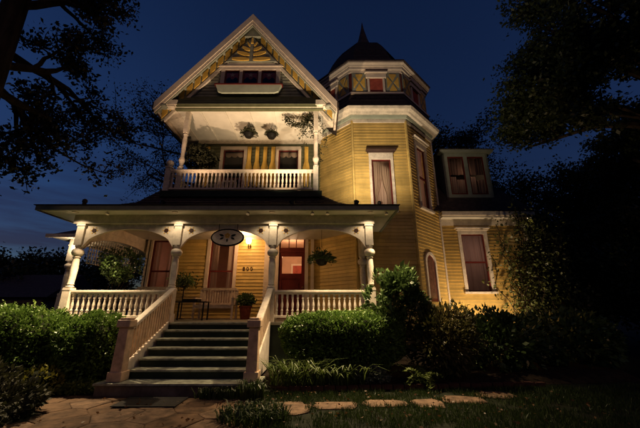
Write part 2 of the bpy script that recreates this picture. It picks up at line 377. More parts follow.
# planting bed, a low mound of soil in front of the porch
bd = MB(); nx, ny = 60, 12; vs = []
for j in range(ny + 1):
    for i in range(nx + 1):
        x = -8.5 + 15.5 * i / nx; yf = 6.62 + (.10 * (x + 1) if x > -1 else (.0 if x > -4.2 else .1)) ; t = j / ny
        if -4.1 < x < -1.0: yf = 6.9
        y = yf + (9.6 - yf) * t; vs.append((x, y, .006 + .13 * math.sin(min(1, t * 5) * math.pi / 2) + .02 * math.sin(x * 7 + y * 5) * min(1, t * 4)))
bd.add(vs, [(j * (nx + 1) + i, j * (nx + 1) + i + 1, (j + 1) * (nx + 1) + i + 1, (j + 1) * (nx + 1) + i) for j in range(ny) for i in range(nx)])
o = bd.build('planting_bed_ground', 'soil', None, True); o['kind'] = 'structure'
# flagstone path: jittered stones with recessed joints
pb = MB(); pb.add([(-3.0, 2.2, .004), (-.9, 2.2, .004), (-.75, 5.6, .004), (-1.1, 6.5, .004), (-4.7, 6.5, .004), (-4.3, 5.4, .004)], [(0, 1, 2, 3, 4, 5)])
path = pb.build('path', 'soil'); path['kind'] = 'structure'
def inpath(x, y):
    if y > 6.45 or y < 2.4: return False
    if x > -1.0 + .15 * math.sin(y * 3): return False
    return x > -4.80 + (6.3 - y) * .45 + .15 * math.sin(y * 5)
pts = [(x, y) for x, y in RNG.uniform((-7, 2), (-.2, 7), (900, 2))]
sel = []
for p in pts:
    if all((p[0] - q[0]) ** 2 + (p[1] - q[1]) ** 2 > random.uniform(.27, .48) ** 2 for q in sel): sel.append(p)
for p in sel:
    if not inpath(*p): continue
    poly = [(p[0] - .9, p[1] - .9), (p[0] + .9, p[1] - .9), (p[0] + .9, p[1] + .9), (p[0] - .9, p[1] + .9)]
    for q in sel:
        if q is p or abs(q[0] - p[0]) > 1.9 or abs(q[1] - p[1]) > 1.9: continue
        mxp = ((p[0] + q[0]) / 2, (p[1] + q[1]) / 2); dn = (q[0] - p[0], q[1] - p[1]); ln = math.hypot(*dn)
        f = lambda a: ((a[0] - mxp[0]) * dn[0] + (a[1] - mxp[1]) * dn[1]) / ln + .003
        np_ = []
        for a, b in zip(poly, poly[1:] + poly[:1]):
            fa, fb = f(a), f(b)
            if fa <= 0: np_.append(a)
            if fa * fb < 0: k = fa / (fa - fb); np_.append((a[0] + (b[0] - a[0]) * k, a[1] + (b[1] - a[1]) * k))
        poly = np_
        if len(poly) < 3: break
    if len(poly) < 3: continue
    poly = [(min(x, -.85), min(y, 6.22)) for x, y in poly]
    h = .02 + random.uniform(0, .014); n = len(poly); cx = sum(a[0] for a in poly) / n; cy = sum(a[1] for a in poly) / n
    a = [(x, y, .002) for x, y in poly]; b = [(x, y, h - .008) for x, y in poly]; c = [(cx + (x - cx) * .955, cy + (y - cy) * .955, h + random.uniform(-.002, .002)) for x, y in poly]
    MB().add(a + b + c, [tuple(range(2 * n, 3 * n))] + [(i + q * n, (i + 1) % n + q * n, (i + 1) % n + (q + 1) * n, i + (q + 1) * n) for i in range(n) for q in (0, 1)]).build('flagstone', random.choice(['flag', 'flag', 'flag2']), path)

# ================================================================== HOUSE
H0 = (-1.0, 11.0, 0)
H = thing('house', 'yellow clapboard Victorian house with gabled balcony, octagonal turret and wide front porch', 'house', H0)
PF = 1.20                     # porch floor
OCT = (2.2, 12.41); AP = 2.41 # turret centre and apothem
def octv(ap, k): a = R(-112.5 + 45 * k); r = ap / math.cos(R(22.5)); return (OCT[0] + r * math.cos(a), OCT[1] + r * math.sin(a))
OPH = R(22.5)
def octring(prof, name, m, parent=H): # prof (apothem, z)
    return MB().lathe([(a / math.cos(R(22.5)), z) for a, z in prof], (OCT[0], OCT[1], 0), 8, OPH).build(name, m, parent)

# --- first floor front wall behind the porch
FW = 11.2
holes = [(-4.02, -3.13), (-6.16, -5.40), (-1.50, -.55)]
fr1 = frame_fn(-6.3, FW, 1, 0)
X = lambda x: x + 6.3
siding('siding_wall', (-6.3, FW), (.02, FW), 1.22, 4.3, [(X(-4.02), X(-3.13), 1.7, 3.95), (X(-6.16), X(-5.40), 1.7, 3.95), (X(-1.50), X(-.55), PF, 4.05)], 'siding', H, .12)
siding('siding_wall', (-6.3, 17), (-6.3, FW), .38, 4.3, [], 'siding', H, .12)
cb = MB(); cb.box(-6.36, -6.24, FW - .05, FW + .05, PF, 4.3); cb.build('corner_board', 'trim', H)
MB().box(-2.02, -1.78, FW - .06, FW + .02, PF, 4.2).build('pilaster', 'trim_pink', H)
MB().box(-.34, -.22, FW - .06, FW + .02, PF, 4.2).build('pilaster', 'trim_pink', H)
wA = window(H, fr1, X(-4.02), X(-3.13), 1.7, 3.95, .12, 'trim_pink', head=.16, curtain='sides', curtain_m='curtain')
wB = window(H, fr1, X(-6.16), X(-5.40), 1.7, 3.95, .12, 'trim_pink', head=.16, curtain='sides', curtain_m='curtain')
# front door with transom
dr = MB(); dr.box(-1.62, -1.50, FW - .05, FW + .08, PF, 4.17); dr.box(-.55, -.43, FW - .05, FW + .08, PF, 4.17); dr.box(-1.5, -.55, FW - .052, FW + .08, 4.05, 4.175)
door = dr.build('front_door', 'trim_pink', H)
lf = MB(); lf.box(-1.5, -1.38, FW, FW + .05, PF, 3.5); lf.box(-.67, -.55, FW, FW + .05, PF, 3.5); lf.box(-1.38, -.67, FW, FW + .05, PF, PF + .22)
lf.box(-1.38, -.67, FW, FW + .05, 2.55, 2.74); lf.box(-1.38, -.67, FW, FW + .05, 3.36, 3.5); lf.box(-1.38, -.67, FW + .015, FW + .045, PF + .22, 2.55)
lf.box(-1.5, -.55, FW - .02, FW + .06, 3.5, 3.62); lf.build('door_leaf', 'red', door)
MB().box(-1.28, -.77, FW - .008, FW + .014, PF + .34, 1.9).build('door_panel', 'red', door)
MB().box(-1.28, -.77, FW - .008, FW + .014, 2.0, 2.46).build('door_panel', 'red', door)
MB().add([(-1.38, FW + .03, 2.74), (-.67, FW + .03, 2.74), (-.67, FW + .03, 3.36), (-1.38, FW + .03, 3.36)], [(0, 1, 2, 3)]).build('pane', 'glass', door)
MB().lathe([(.005, -.03), (.03, -.025), (.035, 0), (.03, .025), (.005, .03)], (-.62, FW - .05, 2.25), 10).build('handle', 'brass', door, True)
tr = MB()
for x0, x1 in ((-1.5, -1.45), (-1.16, -1.13), (-.89, -.86), (-.6, -.55)): tr.box(x0, x1, FW - .01, FW + .03, 3.62, 4.05)
tr.box(-1.45, -.6, FW - .008, FW + .028, 3.62, 3.68); tr.box(-1.45, -.6, FW - .008, FW + .028, 4.0, 4.05); tr.build('transom_bar', 'red', door)
MB().add([(-1.45, FW + .01, 3.68), (-.6, FW + .01, 3.68), (-.6, FW + .01, 4.0), (-1.45, FW + .01, 4.0)], [(0, 1, 2, 3)]).build('transom_pane', 'glass', door)
# interior rooms seen through the glass
rm = MB()
rm.add([(-6.25, 14.6, PF), (0.0, 14.6, PF), (0.0, 14.6, 4.35), (-6.25, 14.6, 4.35)], [(0, 1, 2, 3)])
rm.add([(-6.25, FW + .12, PF), (-6.25, 14.6, PF), (-6.25, 14.6, 4.35), (-6.25, FW + .12, 4.35)], [(0, 1, 2, 3)])
rm.add([(.0, FW + .12, PF), (.0, 14.6, PF), (.0, 14.6, 4.35), (.0, FW + .12, 4.35)], [(0, 1, 2, 3)])
rm.add([(-6.25, FW + .06, 4.34), (.0, FW + .06, 4.34), (.0, 14.6, 4.34), (-6.25, 14.6, 4.34)], [(0, 1, 2, 3)])
rm.add([(-2.35, 12.2, PF), (-2.35, 14.6, PF), (-2.35, 14.6, 4.35), (-2.35, 12.2, 4.35)], [(0, 1, 2, 3)])
rm.add([(-6.25, FW + .1, PF + .01), (.0, FW + .1, PF + .01), (.0, 14.6, PF + .01), (-6.25, 14.6, PF + .01)], [(0, 1, 2, 3)])
room = rm.build('hallway_room', 'roomwall', H)
pf = MB(); pf.box(-1.35, -.72, 14.5, 14.56, 2.75, 3.55); pic = pf.build('picture_frame', 'trim_pink', room)
MB().box(-1.27, -.80, 14.47, 14.5, 2.83, 3.47).build('mantel_mirror', 'redlight', room)
MB().box(-1.7, -.4, 14.2, 14.58, 2.3, 2.42).build('mantel_shelf', 'trim', room)
MB().lathe([(.16, 0), (.13, .22), (.07, .24)], (-5.2, 12.6, 2.35), 12).build('lamp_shade', 'curtain', room, True)
MB().lathe([(.2, 0), (.03, .05), (.03, 1.1), (.02, 1.15)], (-5.2, 12.6, PF), 10).build('floor_lamp', 'brass', room, True)
point((-1.2, 12.9, 3.7), 60, .12, (1, .62, .34), 'hall_light'); point((-5.2, 12.1, 3.2), 4.5, .1, (1, .52, .38), 'parlour_light')
# --- second floor wall behind the balcony
BZ = 5.08; SZ = 8.15
fr2 = frame_fn(-4.9, FW, 1, 0); X2 = lambda x: x + 4.9
siding('siding_wall', (-4.9, FW), (.02, FW), BZ, SZ, [(X2(-3.92), X2(-3.08), 5.2, 7.72), (X2(-1.68), X2(-.88), 5.2, 7.72)], 'olive', H)
siding('siding_wall', (-4.9, 18), (-4.9, FW), 4.22, SZ, [], 'siding', H, .12)
for x0, x1 in ((-3.92, -3.08), (-1.68, -.88)):
    w = window(H, fr2, X2(x0), X2(x1), 5.2, 7.72, .12, 'trim_pink', head=.14, cap=False)
    f = lambda a, o_, z: fr2(a, o_, z)
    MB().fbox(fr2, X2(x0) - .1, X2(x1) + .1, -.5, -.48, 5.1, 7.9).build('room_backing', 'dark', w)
    v = MB()
    for q in range(3):
        s0 = X2(x0) + .05 + q * (x1 - x0 - .1) / 3; wd = (x1 - x0 - .1) / 3
        v.prism([(s0, 7.68)] + [(s0 + wd * .5 - wd * .5 * math.cos(math.pi * i / 8), 7.55 - .10 * math.sin(math.pi * i / 8)) for i in range(9)] + [(s0 + wd, 7.68)], lambda a, o_, z: fr2(a, o_, z), -.14, -.13)
    v.build('swag_valance', 'curtain', w)
dm = None
def diamond(xc, w, z0, z1):
    zm = (z0 + z1) / 2
    MB().prism([(xc - w * .28, z0), (xc + w * .28, z0), (xc + w * .5, zm - .18), (xc + w * .5, zm - .05), (xc + w * .28, zm + .22), (xc + w * .28, z1), (xc - w * .28, z1), (xc - w * .28, zm + .22), (xc - w * .5, zm - .05), (xc - w * .5, zm - .18)], lambda a, o_, z: (a, FW - o_, z), .03, .055).build('cutout_board', 'ochre', H)
for i in range(4): diamond(-2.86 + i * .32, .27, 6.1, 7.85)
for x in (-4.55, -.55): diamond(x, .27, 6.1, 7.85)
# --- porch floor, skirt and ceiling
MB().box(-6.75, 1.75, 8.02, FW + .1, PF - .06, PF).build('porch_floor', 'floor', H)
MB().box(-6.7, 1.7, 8.10, 8.16, .1, PF - .06).build('porch_skirt', 'riser', H)
MB().box(-6.9, 1.95, 8.3, FW, 3.985, 4.03).build('porch_ceiling', 'ceil', H)
# --- porch beam, soffit, gutter
MB().box(-6.72, 1.48, 8.06, 8.30, 3.74, 3.98).build('porch_beam', 'trim', H)
MB().box(-6.72, -6.48, 8.31, FW + 1.2, 3.742, 3.98).build('porch_beam', 'trim', H)
MB().box(1.24, 1.48, 8.31, 10.1, 3.742, 3.98).build('porch_beam', 'trim', H)
sf = MB(); sf.box(-7.34, 1.98, 7.64, 8.28, 3.985, 4.02); sf.box(-7.34, -6.9, 8.285, 14, 3.985, 4.02); sf.box(1.955, 1.98, 8.285, 10.0, 3.985, 4.02)
sf.build('eave_soffit', 'ceil', H)
gt = MB(); gt.box(-7.40, 2.05, 7.57, 7.636, 3.97, 4.10); gt.build('gutter', 'greytrim', H)
gt = MB(); gt.box(-7.41, -7.345, 7.64, 14, 3.97, 4.10); gt.build('gutter', 'gutter', H)
gt = MB(); gt.box(1.985, 2.05, 7.64, 10.0, 3.97, 4.10); gt.build('gutter', 'greytrim', H)
# porch roof: bell-cast hip
rings = [[(-7.44, 7.54), (2.08, 7.54), (2.08, 10.3), (-7.44, 14)], [(-6.45, 8.5), (1.15, 8.5), (1.15, 10.8), (-6.45, 14)], [(-5.7, 9.0), (.55, 9.0), (.55, 11.2), (-5.7, 14)], [(-4.95, 9.72), (.02, 9.72), (.02, 11.3), (-4.95, 14)]]
zs = [4.10, 4.36, 4.68, 5.5]; vs = [(x, y, z) for r_, z in zip(rings, zs) for x, y in r_]
zfix = list(vs); pr = MB(); fs = []
for i in range(3):
    for a, b in ((3, 0), (0, 1), (1, 2)): fs.append((i * 4 + a, i * 4 + b, i * 4 + 4 + b, i * 4 + 4 + a))
rq = fs; fs = []
vs[12] = (-4.95, 9.72, 5.5); vs[13] = (.02, 9.25, 5.02); pr.add(vs, fs)
pr = MB(); vs[12] = (-4.95, 9.55, 5.5)
for q_ in rq:
    A_, B_, C_, D_ = [Vector(vs[i]) for i in q_]; nrm = (B_ - A_).cross(D_ - A_).normalized() * .016; k = max(2, int((D_ - A_).length / .15))
    for i in range(k):
        u, v = i / k, (i + 1) / k; p_ = [A_.lerp(D_, u) + nrm, B_.lerp(C_, u) + nrm, B_.lerp(C_, v), A_.lerp(D_, v), A_.lerp(D_, u), B_.lerp(C_, u)]
        pr.add(p_, [(0, 1, 2, 3), (4, 5, 1, 0)])
pr.build('porch_roof', 'roof', H)
vp = MB(); vp.lathe([(.05, 0), (.05, .12), (.065, .13), (.06, .2), (.02, .23)], (-6.5, 8.0, 4.2), 8); vp.build('vent_pipe', 'gutter', H)
# --- porch columns
COLX = (-6.5, -3.85, -1.27, 1.33)
cp = MB(); cp.cbox((0, 0, .10), (.24, .24, .2)); cp.cbox((0, 0, .52), (.19, .19, .64)); cp.cbox((0, 0, .80), (.20, .20, .05))
cp.lathe([(.09, .845), (.10, .87), (.07, .89), (.085, .93), (.075, .96), (.085, 1.15), (.092, 1.35), (.08, 1.55), (.07, 1.60), (.095, 1.63), (.075, 1.66)], (0, 0, 0), 14)
cp.lathe([(.075, 1.66), (.12, 1.69), (.145, 1.74), (.145, 1.79), (.12, 1.84), (.08, 1.86), (.08, 1.89), (.10, 1.92), (.10, 1.95)], (0, 0, 0), 16)
cp.cbox((0, 0, 2.245), (.20, .20, .585))
cme = cp.mesh('porch_column', 'trim', True)
cap = MB(); cap.cbox((0, 0, 2.505), (.235, .235, .05)); capm = cap.mesh('capital', 'trim')
for x in COLX:
    c = link('porch_column', cme, H, (x, 8.18, PF)); k = link('capital', capm, None); k.parent = c
for x, y in ((-6.5, FW + 1.0), (1.36, 9.9)):
    c = link('porch_column', cme, H, (x, y, PF)); k = link('capital', capm, None); k.parent = c
# arched spandrels with rosettes
def spandrel(fr, s0, s1, parent=H):
    n = 24; top = 3.738; poly = [(s0, top), (s0, 3.12)]
    L = s1 - s0
    for i in range(n + 1):
        t = i / n; u = abs(2 * t - 1)
        z = 3.12 + .10 + (3.60 - 3.22) * (1 - u ** 2.2) ** .75 if 0 < t < 1 else 3.12
        if 0 < t < 1: poly.append((s0 + .06 + (L - .12) * t, z))
    poly += [(s1, 3.12), (s1, top)]
    mb = MB(); m_ = len(poly) - 4; vs = []
    xs = [s0] + [p[0] for p in poly[2:-2]] + [s1]; zs_ = [3.10] + [p[1] for p in poly[2:-2]] + [3.10]
    k = len(xs)
    for d in (-.025, .025):
        vs += [fr(x, d, top) for x in xs] + [fr(x, d, z) for x, z in zip(xs, zs_)]
    fs = []
    for i in range(k - 1):
        fs += [(i, i + 1, k + i + 1, k + i), (2 * k + i + 1, 2 * k + i, 3 * k + i, 3 * k + i + 1), (k + i, k + i + 1, 3 * k + i + 1, 3 * k + i), (i + 1, i, 2 * k + i, 2 * k + i + 1)]
    mb.add(vs, fs); sp = mb.build('arched_spandrel', 'trim', parent)
    for s in (s0 + .24, s1 - .24):
        dk = MB(); dk.prism([(s + .06 * math.cos(a * math.pi / 6), 3.56 + .06 * math.sin(a * math.pi / 6)) for a in range(12)], fr, .026, .034); dk.build('rosette', 'number', sp)
        for q in range(6):
            a = q * math.pi / 3; pc = (s + .085 * math.cos(a), 3.56 + .085 * math.sin(a))
            MB().prism([(pc[0] + .018 * math.cos(b * math.pi / 3), pc[1] + .018 * math.sin(b * math.pi / 3)) for b in range(6)], fr, .026, .032).build('rosette_petal', 'ochre', sp)
    bead = MB()
    for x0, x1, z0, z1 in zip(xs, xs[1:], zs_, zs_[1:]): bead.add([fr(x0, .045, z0 - .012), fr(x1, .045, z1 - .012), fr(x1, .045, z1 + .022), fr(x0, .045, z0 + .022), fr(x0, -.03, z0 - .012), fr(x1, -.03, z1 - .012)], [(0, 1, 2, 3), (0, 4, 5, 1)])
    bead.build('arch_bead', 'trim_pink', sp)
    return sp
frp = frame_fn(0, 8.16, 1, 0)
for a, b in zip(COLX, COLX[1:]): spandrel(frp, a + .1, b - .1)
frl = frame_fn(-6.5, 8.2, 0, 1)      # left side of porch, runs back
spandrel(lambda a, o_, z: (-6.5 + o_, 8.2 + a, z), .12, 3.9)
spandrel(lambda a, o_, z: (1.36 + o_, 8.2 + a, z), .12, 1.65)
# lattice screen at the side of the porch
lt = MB()
for i in range(22): y = 8.7 + i * .112; lt.box(-6.62, -6.60, y, y + .022, 2.75, 3.55)
for i in range(8): z = 2.75 + i * .112; lt.box(-6.64, -6.622, 8.68, 11.1, z, z + .022)
o = lt.build('lattice_screen', 'trim', H); o['kind'] = 'stuff'
# --- balusters and railings
bp = MB(); bp.cbox((0, 0, .06), (.05, .05, .12)); bp.lathe([(.022, .12), (.034, .15), (.02, .18), (.03, .25), (.033, .30), (.02, .40), (.024, .43), (.018, .46)], (0, 0, 0), 8); bp.cbox((0, 0, .52), (.05, .05, .12))
bal = bp.mesh('baluster', 'trim', True)
def railing(name, x0, x1, y, zb, h, n, m='trim', bm=None):
    t = MB(); t.box(x0, x1, y - .055, y + .055, zb + h - .06, zb + h); t.box(x0, x1, y - .035, y + .035, zb + h - .105, zb + h - .06); t.box(x0, x1, y - .045, y + .045, zb + .10, zb + .16)
    r_ = t.build(name, m, H, bevel=.008)
    for i in range(n):
        b = link('baluster', bm or bal, None, (x0 + (i + .5) * (x1 - x0) / n, y, zb + .14)); b.parent = r_; b.scale = (1, 1, (h - .24) / .58)
    return r_
railing('porch_railing', COLX[0] + .1, COLX[1] - .1, 8.18, PF, .78, 18)
railing('porch_railing', COLX[2] + .1, COLX[3] - .1, 8.18, PF, .78, 18)
# --- front stairs
st = MB(); st.box(-4.02, -1.12, 6.15, 6.75, .03, .20); st.box(-3.66, -1.4, 6.75, 8.0, .05, .18)
stairs = st.build('front_stairs', 'stone_base', H)
MB().box(-4.05, -1.09, 6.12, 6.78, .201, .235).build('landing_tread', 'tread', stairs)
ty = [6.52 + .295 * k for k in range(5)] + [8.0]; tz = [.235 + (PF - .235) / 6 * (k + 1) for k in range(6)]
for k in range(6):
    y0 = ty[k]; zb = .236 if k == 0 else tz[k - 1] + .001
    MB().box(-3.66, -1.38, y0 + .035, y0 + .06, zb, tz[k] - .042).build('riser', 'riser', stairs)
    MB().box(-3.70, -1.34, y0, (ty[k + 1] + .06 if k < 5 else 8.09), tz[k] - .041, tz[k]).build('tread', 'tread', stairs, bevel=.012)
for x in (-3.77, -1.27):
    MB().prism([(6.45, .236), (6.52, .50), (8.02, PF + .02), (8.02, .2), (6.45, .2)], lambda a, o_, z, x=x: (x + o_, a, z), -.045, .045).build('stringer', 'trim', stairs)
    nw = MB(); nw.box(x - .135, x + .135, 6.235, 6.505, .236, .40)
    q = [(-.125, .40), (.125, .40), (.105, 1.16), (-.105, 1.16)]
    vs = [(x + sx * w, 6.37 + sy * w, z) for w, z in ((.105, .40), (.09, 1.17)) for sx, sy in ((-1, -1), (1, -1), (1, 1), (-1, 1))]
    nw.add(vs, [(0, 1, 5, 4), (1, 2, 6, 5), (2, 3, 7, 6), (3, 0, 4, 7), (4, 5, 6, 7)])
    n_ = nw.build('newel_post', 'newel', stairs, bevel=.012)
    nc = MB(); nc.box(x - .13, x + .13, 6.24, 6.50, 1.171, 1.31); nc.box(x - .10, x + .10, 6.27, 6.47, 1.311, 1.35); nc.build('newel_cap', 'newel', n_, bevel=.035)
    # sloped handrail and flat balusters
    ya, yb, za, zb = 6.5, 8.1, 1.12, PF + .76; sl = (zb - za) / (yb - ya)
    fnr = lambda a, o_, z, x=x: (x + o_, a, z)
    hr = MB().prism([(ya, za), (yb, zb), (yb, zb + .075), (ya, za + .075)], fnr, -.07, .07)
    h_ = hr.build('handrail', 'trim', stairs, bevel=.012)
    for i in range(15):
        y = ya + .06 + i * .102; z0 = .52 + (y - 6.5) * (PF - .5) / 1.5; z1 = za + (y - ya) * sl - .004
        MB().prism([(y, z0), (y + .065, z0 + .03), (y + .065, z1 + .065 * sl - .01), (y, z1 - .01)], fnr, -.018, .018).build('baluster', 'newel', stairs)
# --- balcony
MB().box(-5.0, .03, 9.12, FW - .01, 4.93, BZ).build('balcony_floor', 'floor', H)
MB().box(-5.05, .06, 9.06, 9.115, 4.90, BZ + .02).build('balcony_fascia', 'riser', H)
railing('balcony_railing', -4.86, -.13, 9.2, BZ, .80, 37)
for x in (-4.95,):
    pm = MB(); pm.cbox((x, 9.2, BZ + .43), (.17, .17, .86)); pm.cbox((x, 9.2, BZ + .88), (.21, .21, .05)); pm.lathe([(.05, .90), (.06, .93), (.105, .98), (.125, 1.04), (.105, 1.10), (.05, 1.14), (.01, 1.145)], (x, 9.2, BZ), 16)
    pm.build('balcony_newel', 'trim', H, True)
# turned balcony posts carrying the gable
bpst = MB(); hgt = SZ - BZ
bpst.cbox((0, 0, .45), (.16, .16, .90)); bpst.lathe([(.07, .90), (.09, .94), (.06, .99), (.075, 1.1), (.10, 1.16), (.10, 1.22), (.065, 1.30), (.07, 1.6), (.08, 1.9), (.06, 2.1), (.085, 2.16), (.06, 2.22)], (0, 0, 0), 14); bpst.cbox((0, 0, (2.22 + hgt) / 2), (.15, .15, hgt - 2.22))
bpm = bpst.mesh('balcony_post', 'trim', True)
for x in (-4.62, -.14): link('balcony_post', bpm, H, (x, 9.28 if x < -1 else 9.2, BZ))
MB().box(-4.96, -4.86, 9.3, FW, BZ + .68, BZ + .76).build('side_rail', 'trim', H)
# --- balcony ceiling with shallow ribs
MB().box(-5.0, .1, 9.0, FW, SZ, SZ + .06).build('balcony_ceiling', 'ceil', H)
for x in (-4.2, -3.35, -2.5, -1.65, -.8): MB().box(x - .03, x + .03, 9.16, FW - .02, SZ - .035, SZ - .001).build('ceiling_rib', 'ceil', H)
MB().box(-4.98, .08, FW - .05, FW - .002, SZ - .16, SZ - .001).build('ceiling_moulding', 'trim', H)
MB().box(-5.0, .1, 9.02, 9.15, SZ - .06, SZ - .001).build('gable_beam', 'olive', H)
# --- front gable
GX, GZ, EX0, EX1, EZ = -2.52, 11.95, -5.56, .52, 8.13
hw = (EX1 - EX0) / 2; slope = (GZ - EZ) / hw; cs = math.cos(math.atan(slope)); sn = math.sin(math.atan(slope))
clip = lambda z: (max(0, (GX - EX0) - (GZ - .42 - z) / slope), min(EX1 - EX0, (GX - EX0) + (GZ - .42 - z) / slope))
hole = [(GX - EX0 - 1.04, GX - EX0 + 1.04, 9.1, 9.93)]
siding('gable_siding', (EX0, 9.2), (EX1, 9.2), 8.72, 11.4, hole, 'greytrim', H, .13, .022, clip)
# flared skirt below the gable
sk = MB(); n = 4
for i in range(n):
    za, zb = 8.74 - i * .135, 8.74 - (i + 1) * .135; ya, yb = 9.17 - i * .07, 9.17 - (i + 1) * .07
    sk.add([(-4.92, yb - .012, zb), (-.12, yb - .012, zb), (-.12, ya, za), (-4.92, ya, za), (-4.92, yb + .02, zb - .004), (-.12, yb + .02, zb - .004)], [(0, 1, 2, 3), (0, 4, 5, 1)])
sk.build('flared_skirt', 'olive', H)
MB().box(-4.93, -.11, 8.92, 9.14, SZ + .005, SZ + .05).build('skirt_moulding', 'olive', H)
# roof slabs
rf = MB(); th = .14
for sg in (-1, 1):
    ex = GX + sg * (hw + .12); ez = EZ - .12 * slope
    vs = [(GX, y, GZ + dz) for y in (8.82, 18) for dz in (0, th / cs)] + [(ex, y, ez + dz) for y in (8.82, 18) for dz in (0, th / cs)]
    rf.add(vs, [(0, 4, 5, 1), (2, 3, 7, 6), (1, 5, 7, 3), (0, 2, 6, 4), (4, 6, 7, 5)])
rf.build('gable_roof', 'roof', H)
def rake(d0, d1, y0, y1, name, m, zs0=0, t0=0, t1=1):
    mb = MB()
    for sg in (-1, 1):
        q = []
        for d, t in ((d0, t0), (d1, t0), (d1, t1), (d0, t1)):
            L = hw / cs * t; x = GX + sg * (L * cs); z = GZ - L * sn - d / cs
            q.append((x, z))
        if sg < 0: q = q[::-1]
        mb.prism(q, lambda a, o_, z: (a, o_, z), y0, y1)
    return mb.build(name, m, H)
rake(-.12, .07, 8.80, 8.86, 'rake_board', 'trim_pink', t1=1.02)
rake(.073, .165, 8.83, 8.89, 'rake_board', 'trim', t1=1.01)
rake(.0, .035, 8.863, 9.2, 'rake_soffit', 'olive', t1=1.0)
rake(.168, .20, 8.86, 8.93, 'rake_moulding', 'greytrim', t1=1.0)
rake(.36, .46, 9.10, 9.17, 'inner_rake_trim', 'trim', t0=.10, t1=.93)
rake(.05, .34, 9.12, 9.165, 'rake_frieze', 'greytrim', t0=.03, t1=.97)
for sg in (-1, 1):       # ochre blocks along the rake
    for i in range(11):
        t = .10 + i * .081; q = []
        for d, tt in ((.09, t), (.30, t), (.30, t + .058), (.09, t + .058)):
            L = hw / cs * tt; q.append((GX + sg * L * cs, GZ - L * sn - d / cs))
        MB().prism(q if sg > 0 else q[::-1], lambda a, o_, z: (a, o_, z), 9.085, 9.125).build('rake_panel', 'ochre', H)
        L = hw / cs * (t + .07); q = (GX + sg * L * cs, GZ - L * sn - .10 / cs)
        MB().cbox((q[0], 8.99, q[1]), (.07, .2, .10)).build('rake_bracket', 'greytrim', H)
# eave returns and side soffits
for sg in (-1, 1):
    xa, xb = (EX0 + .02, -4.98) if sg < 0 else (.11, EX1 - .02)
    MB().box(xa, xb, 8.9, 18 if sg < 0 else 10.2, SZ - .02, SZ + .03).build('eave_soffit', 'trim', H)
    xe = EX0 - .07 if sg < 0 else EX1 - .01
    MB().box(xe, xe + .08, 8.865, 18 if sg < 0 else 10.2, EZ - .12, EZ + .10).build('eave_fascia', 'trim_pink', H)
    bx = EX0 + .22 if sg < 0 else EX1 - .22
    MB().lathe([(.03, -.05), (.11, -.045), (.13, 0), (.11, .045), (.03, .05)], (bx, 8.93, SZ - .03), 12).build('eave_scroll', 'greytrim', H)
    MB().box(min(bx, bx - sg * .45), max(bx, bx - sg * .45), 8.88, 9.1, SZ + .035, SZ + .22).build('eave_return', 'trim', H)
MB().prism([(GX - .30, 11.28), (GX + .30, 11.28), (GX, 11.74)], lambda a, o_, z: (a, o_, z), 9.0, 9.11).build('apex_block', 'greytrim', H)
fsn0 = lambda a, o_, z: (a, o_, z)
# fan panel
fz0, fz1 = 10.16, 11.30; fb = 9.05; fw = (fz1 - fz0) / slope
fan = MB().prism([(GX - fw, fz0), (GX + fw, fz0), (GX, fz1)], fsn0, fb, fb + .04).build('fan_panel', 'greytrim', H)
for sg in (-1, 1):
    for k, zr in enumerate((10.185, 10.40, 10.62, 10.83)):
        ln = (fz1 - (zr + .20)) / slope - .03; a_, b_ = [], []
        for i in range(11):
            t = i / 10; x = GX + sg * (.07 + (ln - .07) * t); z = zr + .05 + (.13 if k else .03) * t ** 1.8; w = (.088 if k < 3 else .07) * (.25 + .75 * math.sin(math.pi * (.12 + .80 * t)))
            a_.append((x, z + w)); b_.append((x, z - w * .75))
        q = a_ + b_[::-1]; q = q if sg < 0 else q[::-1]
        MB().prism(q, fsn0, fb - .035, fb - .002).build('fan_lobe', 'ochre', fan)
MB().prism([(GX - .05, fz1 - .32), (GX + .05, fz1 - .32), (GX + .015, fz1 - .06), (GX - .015, fz1 - .06)], fsn0, fb - .035, fb - .002).build('fan_tip', 'ochre', fan)
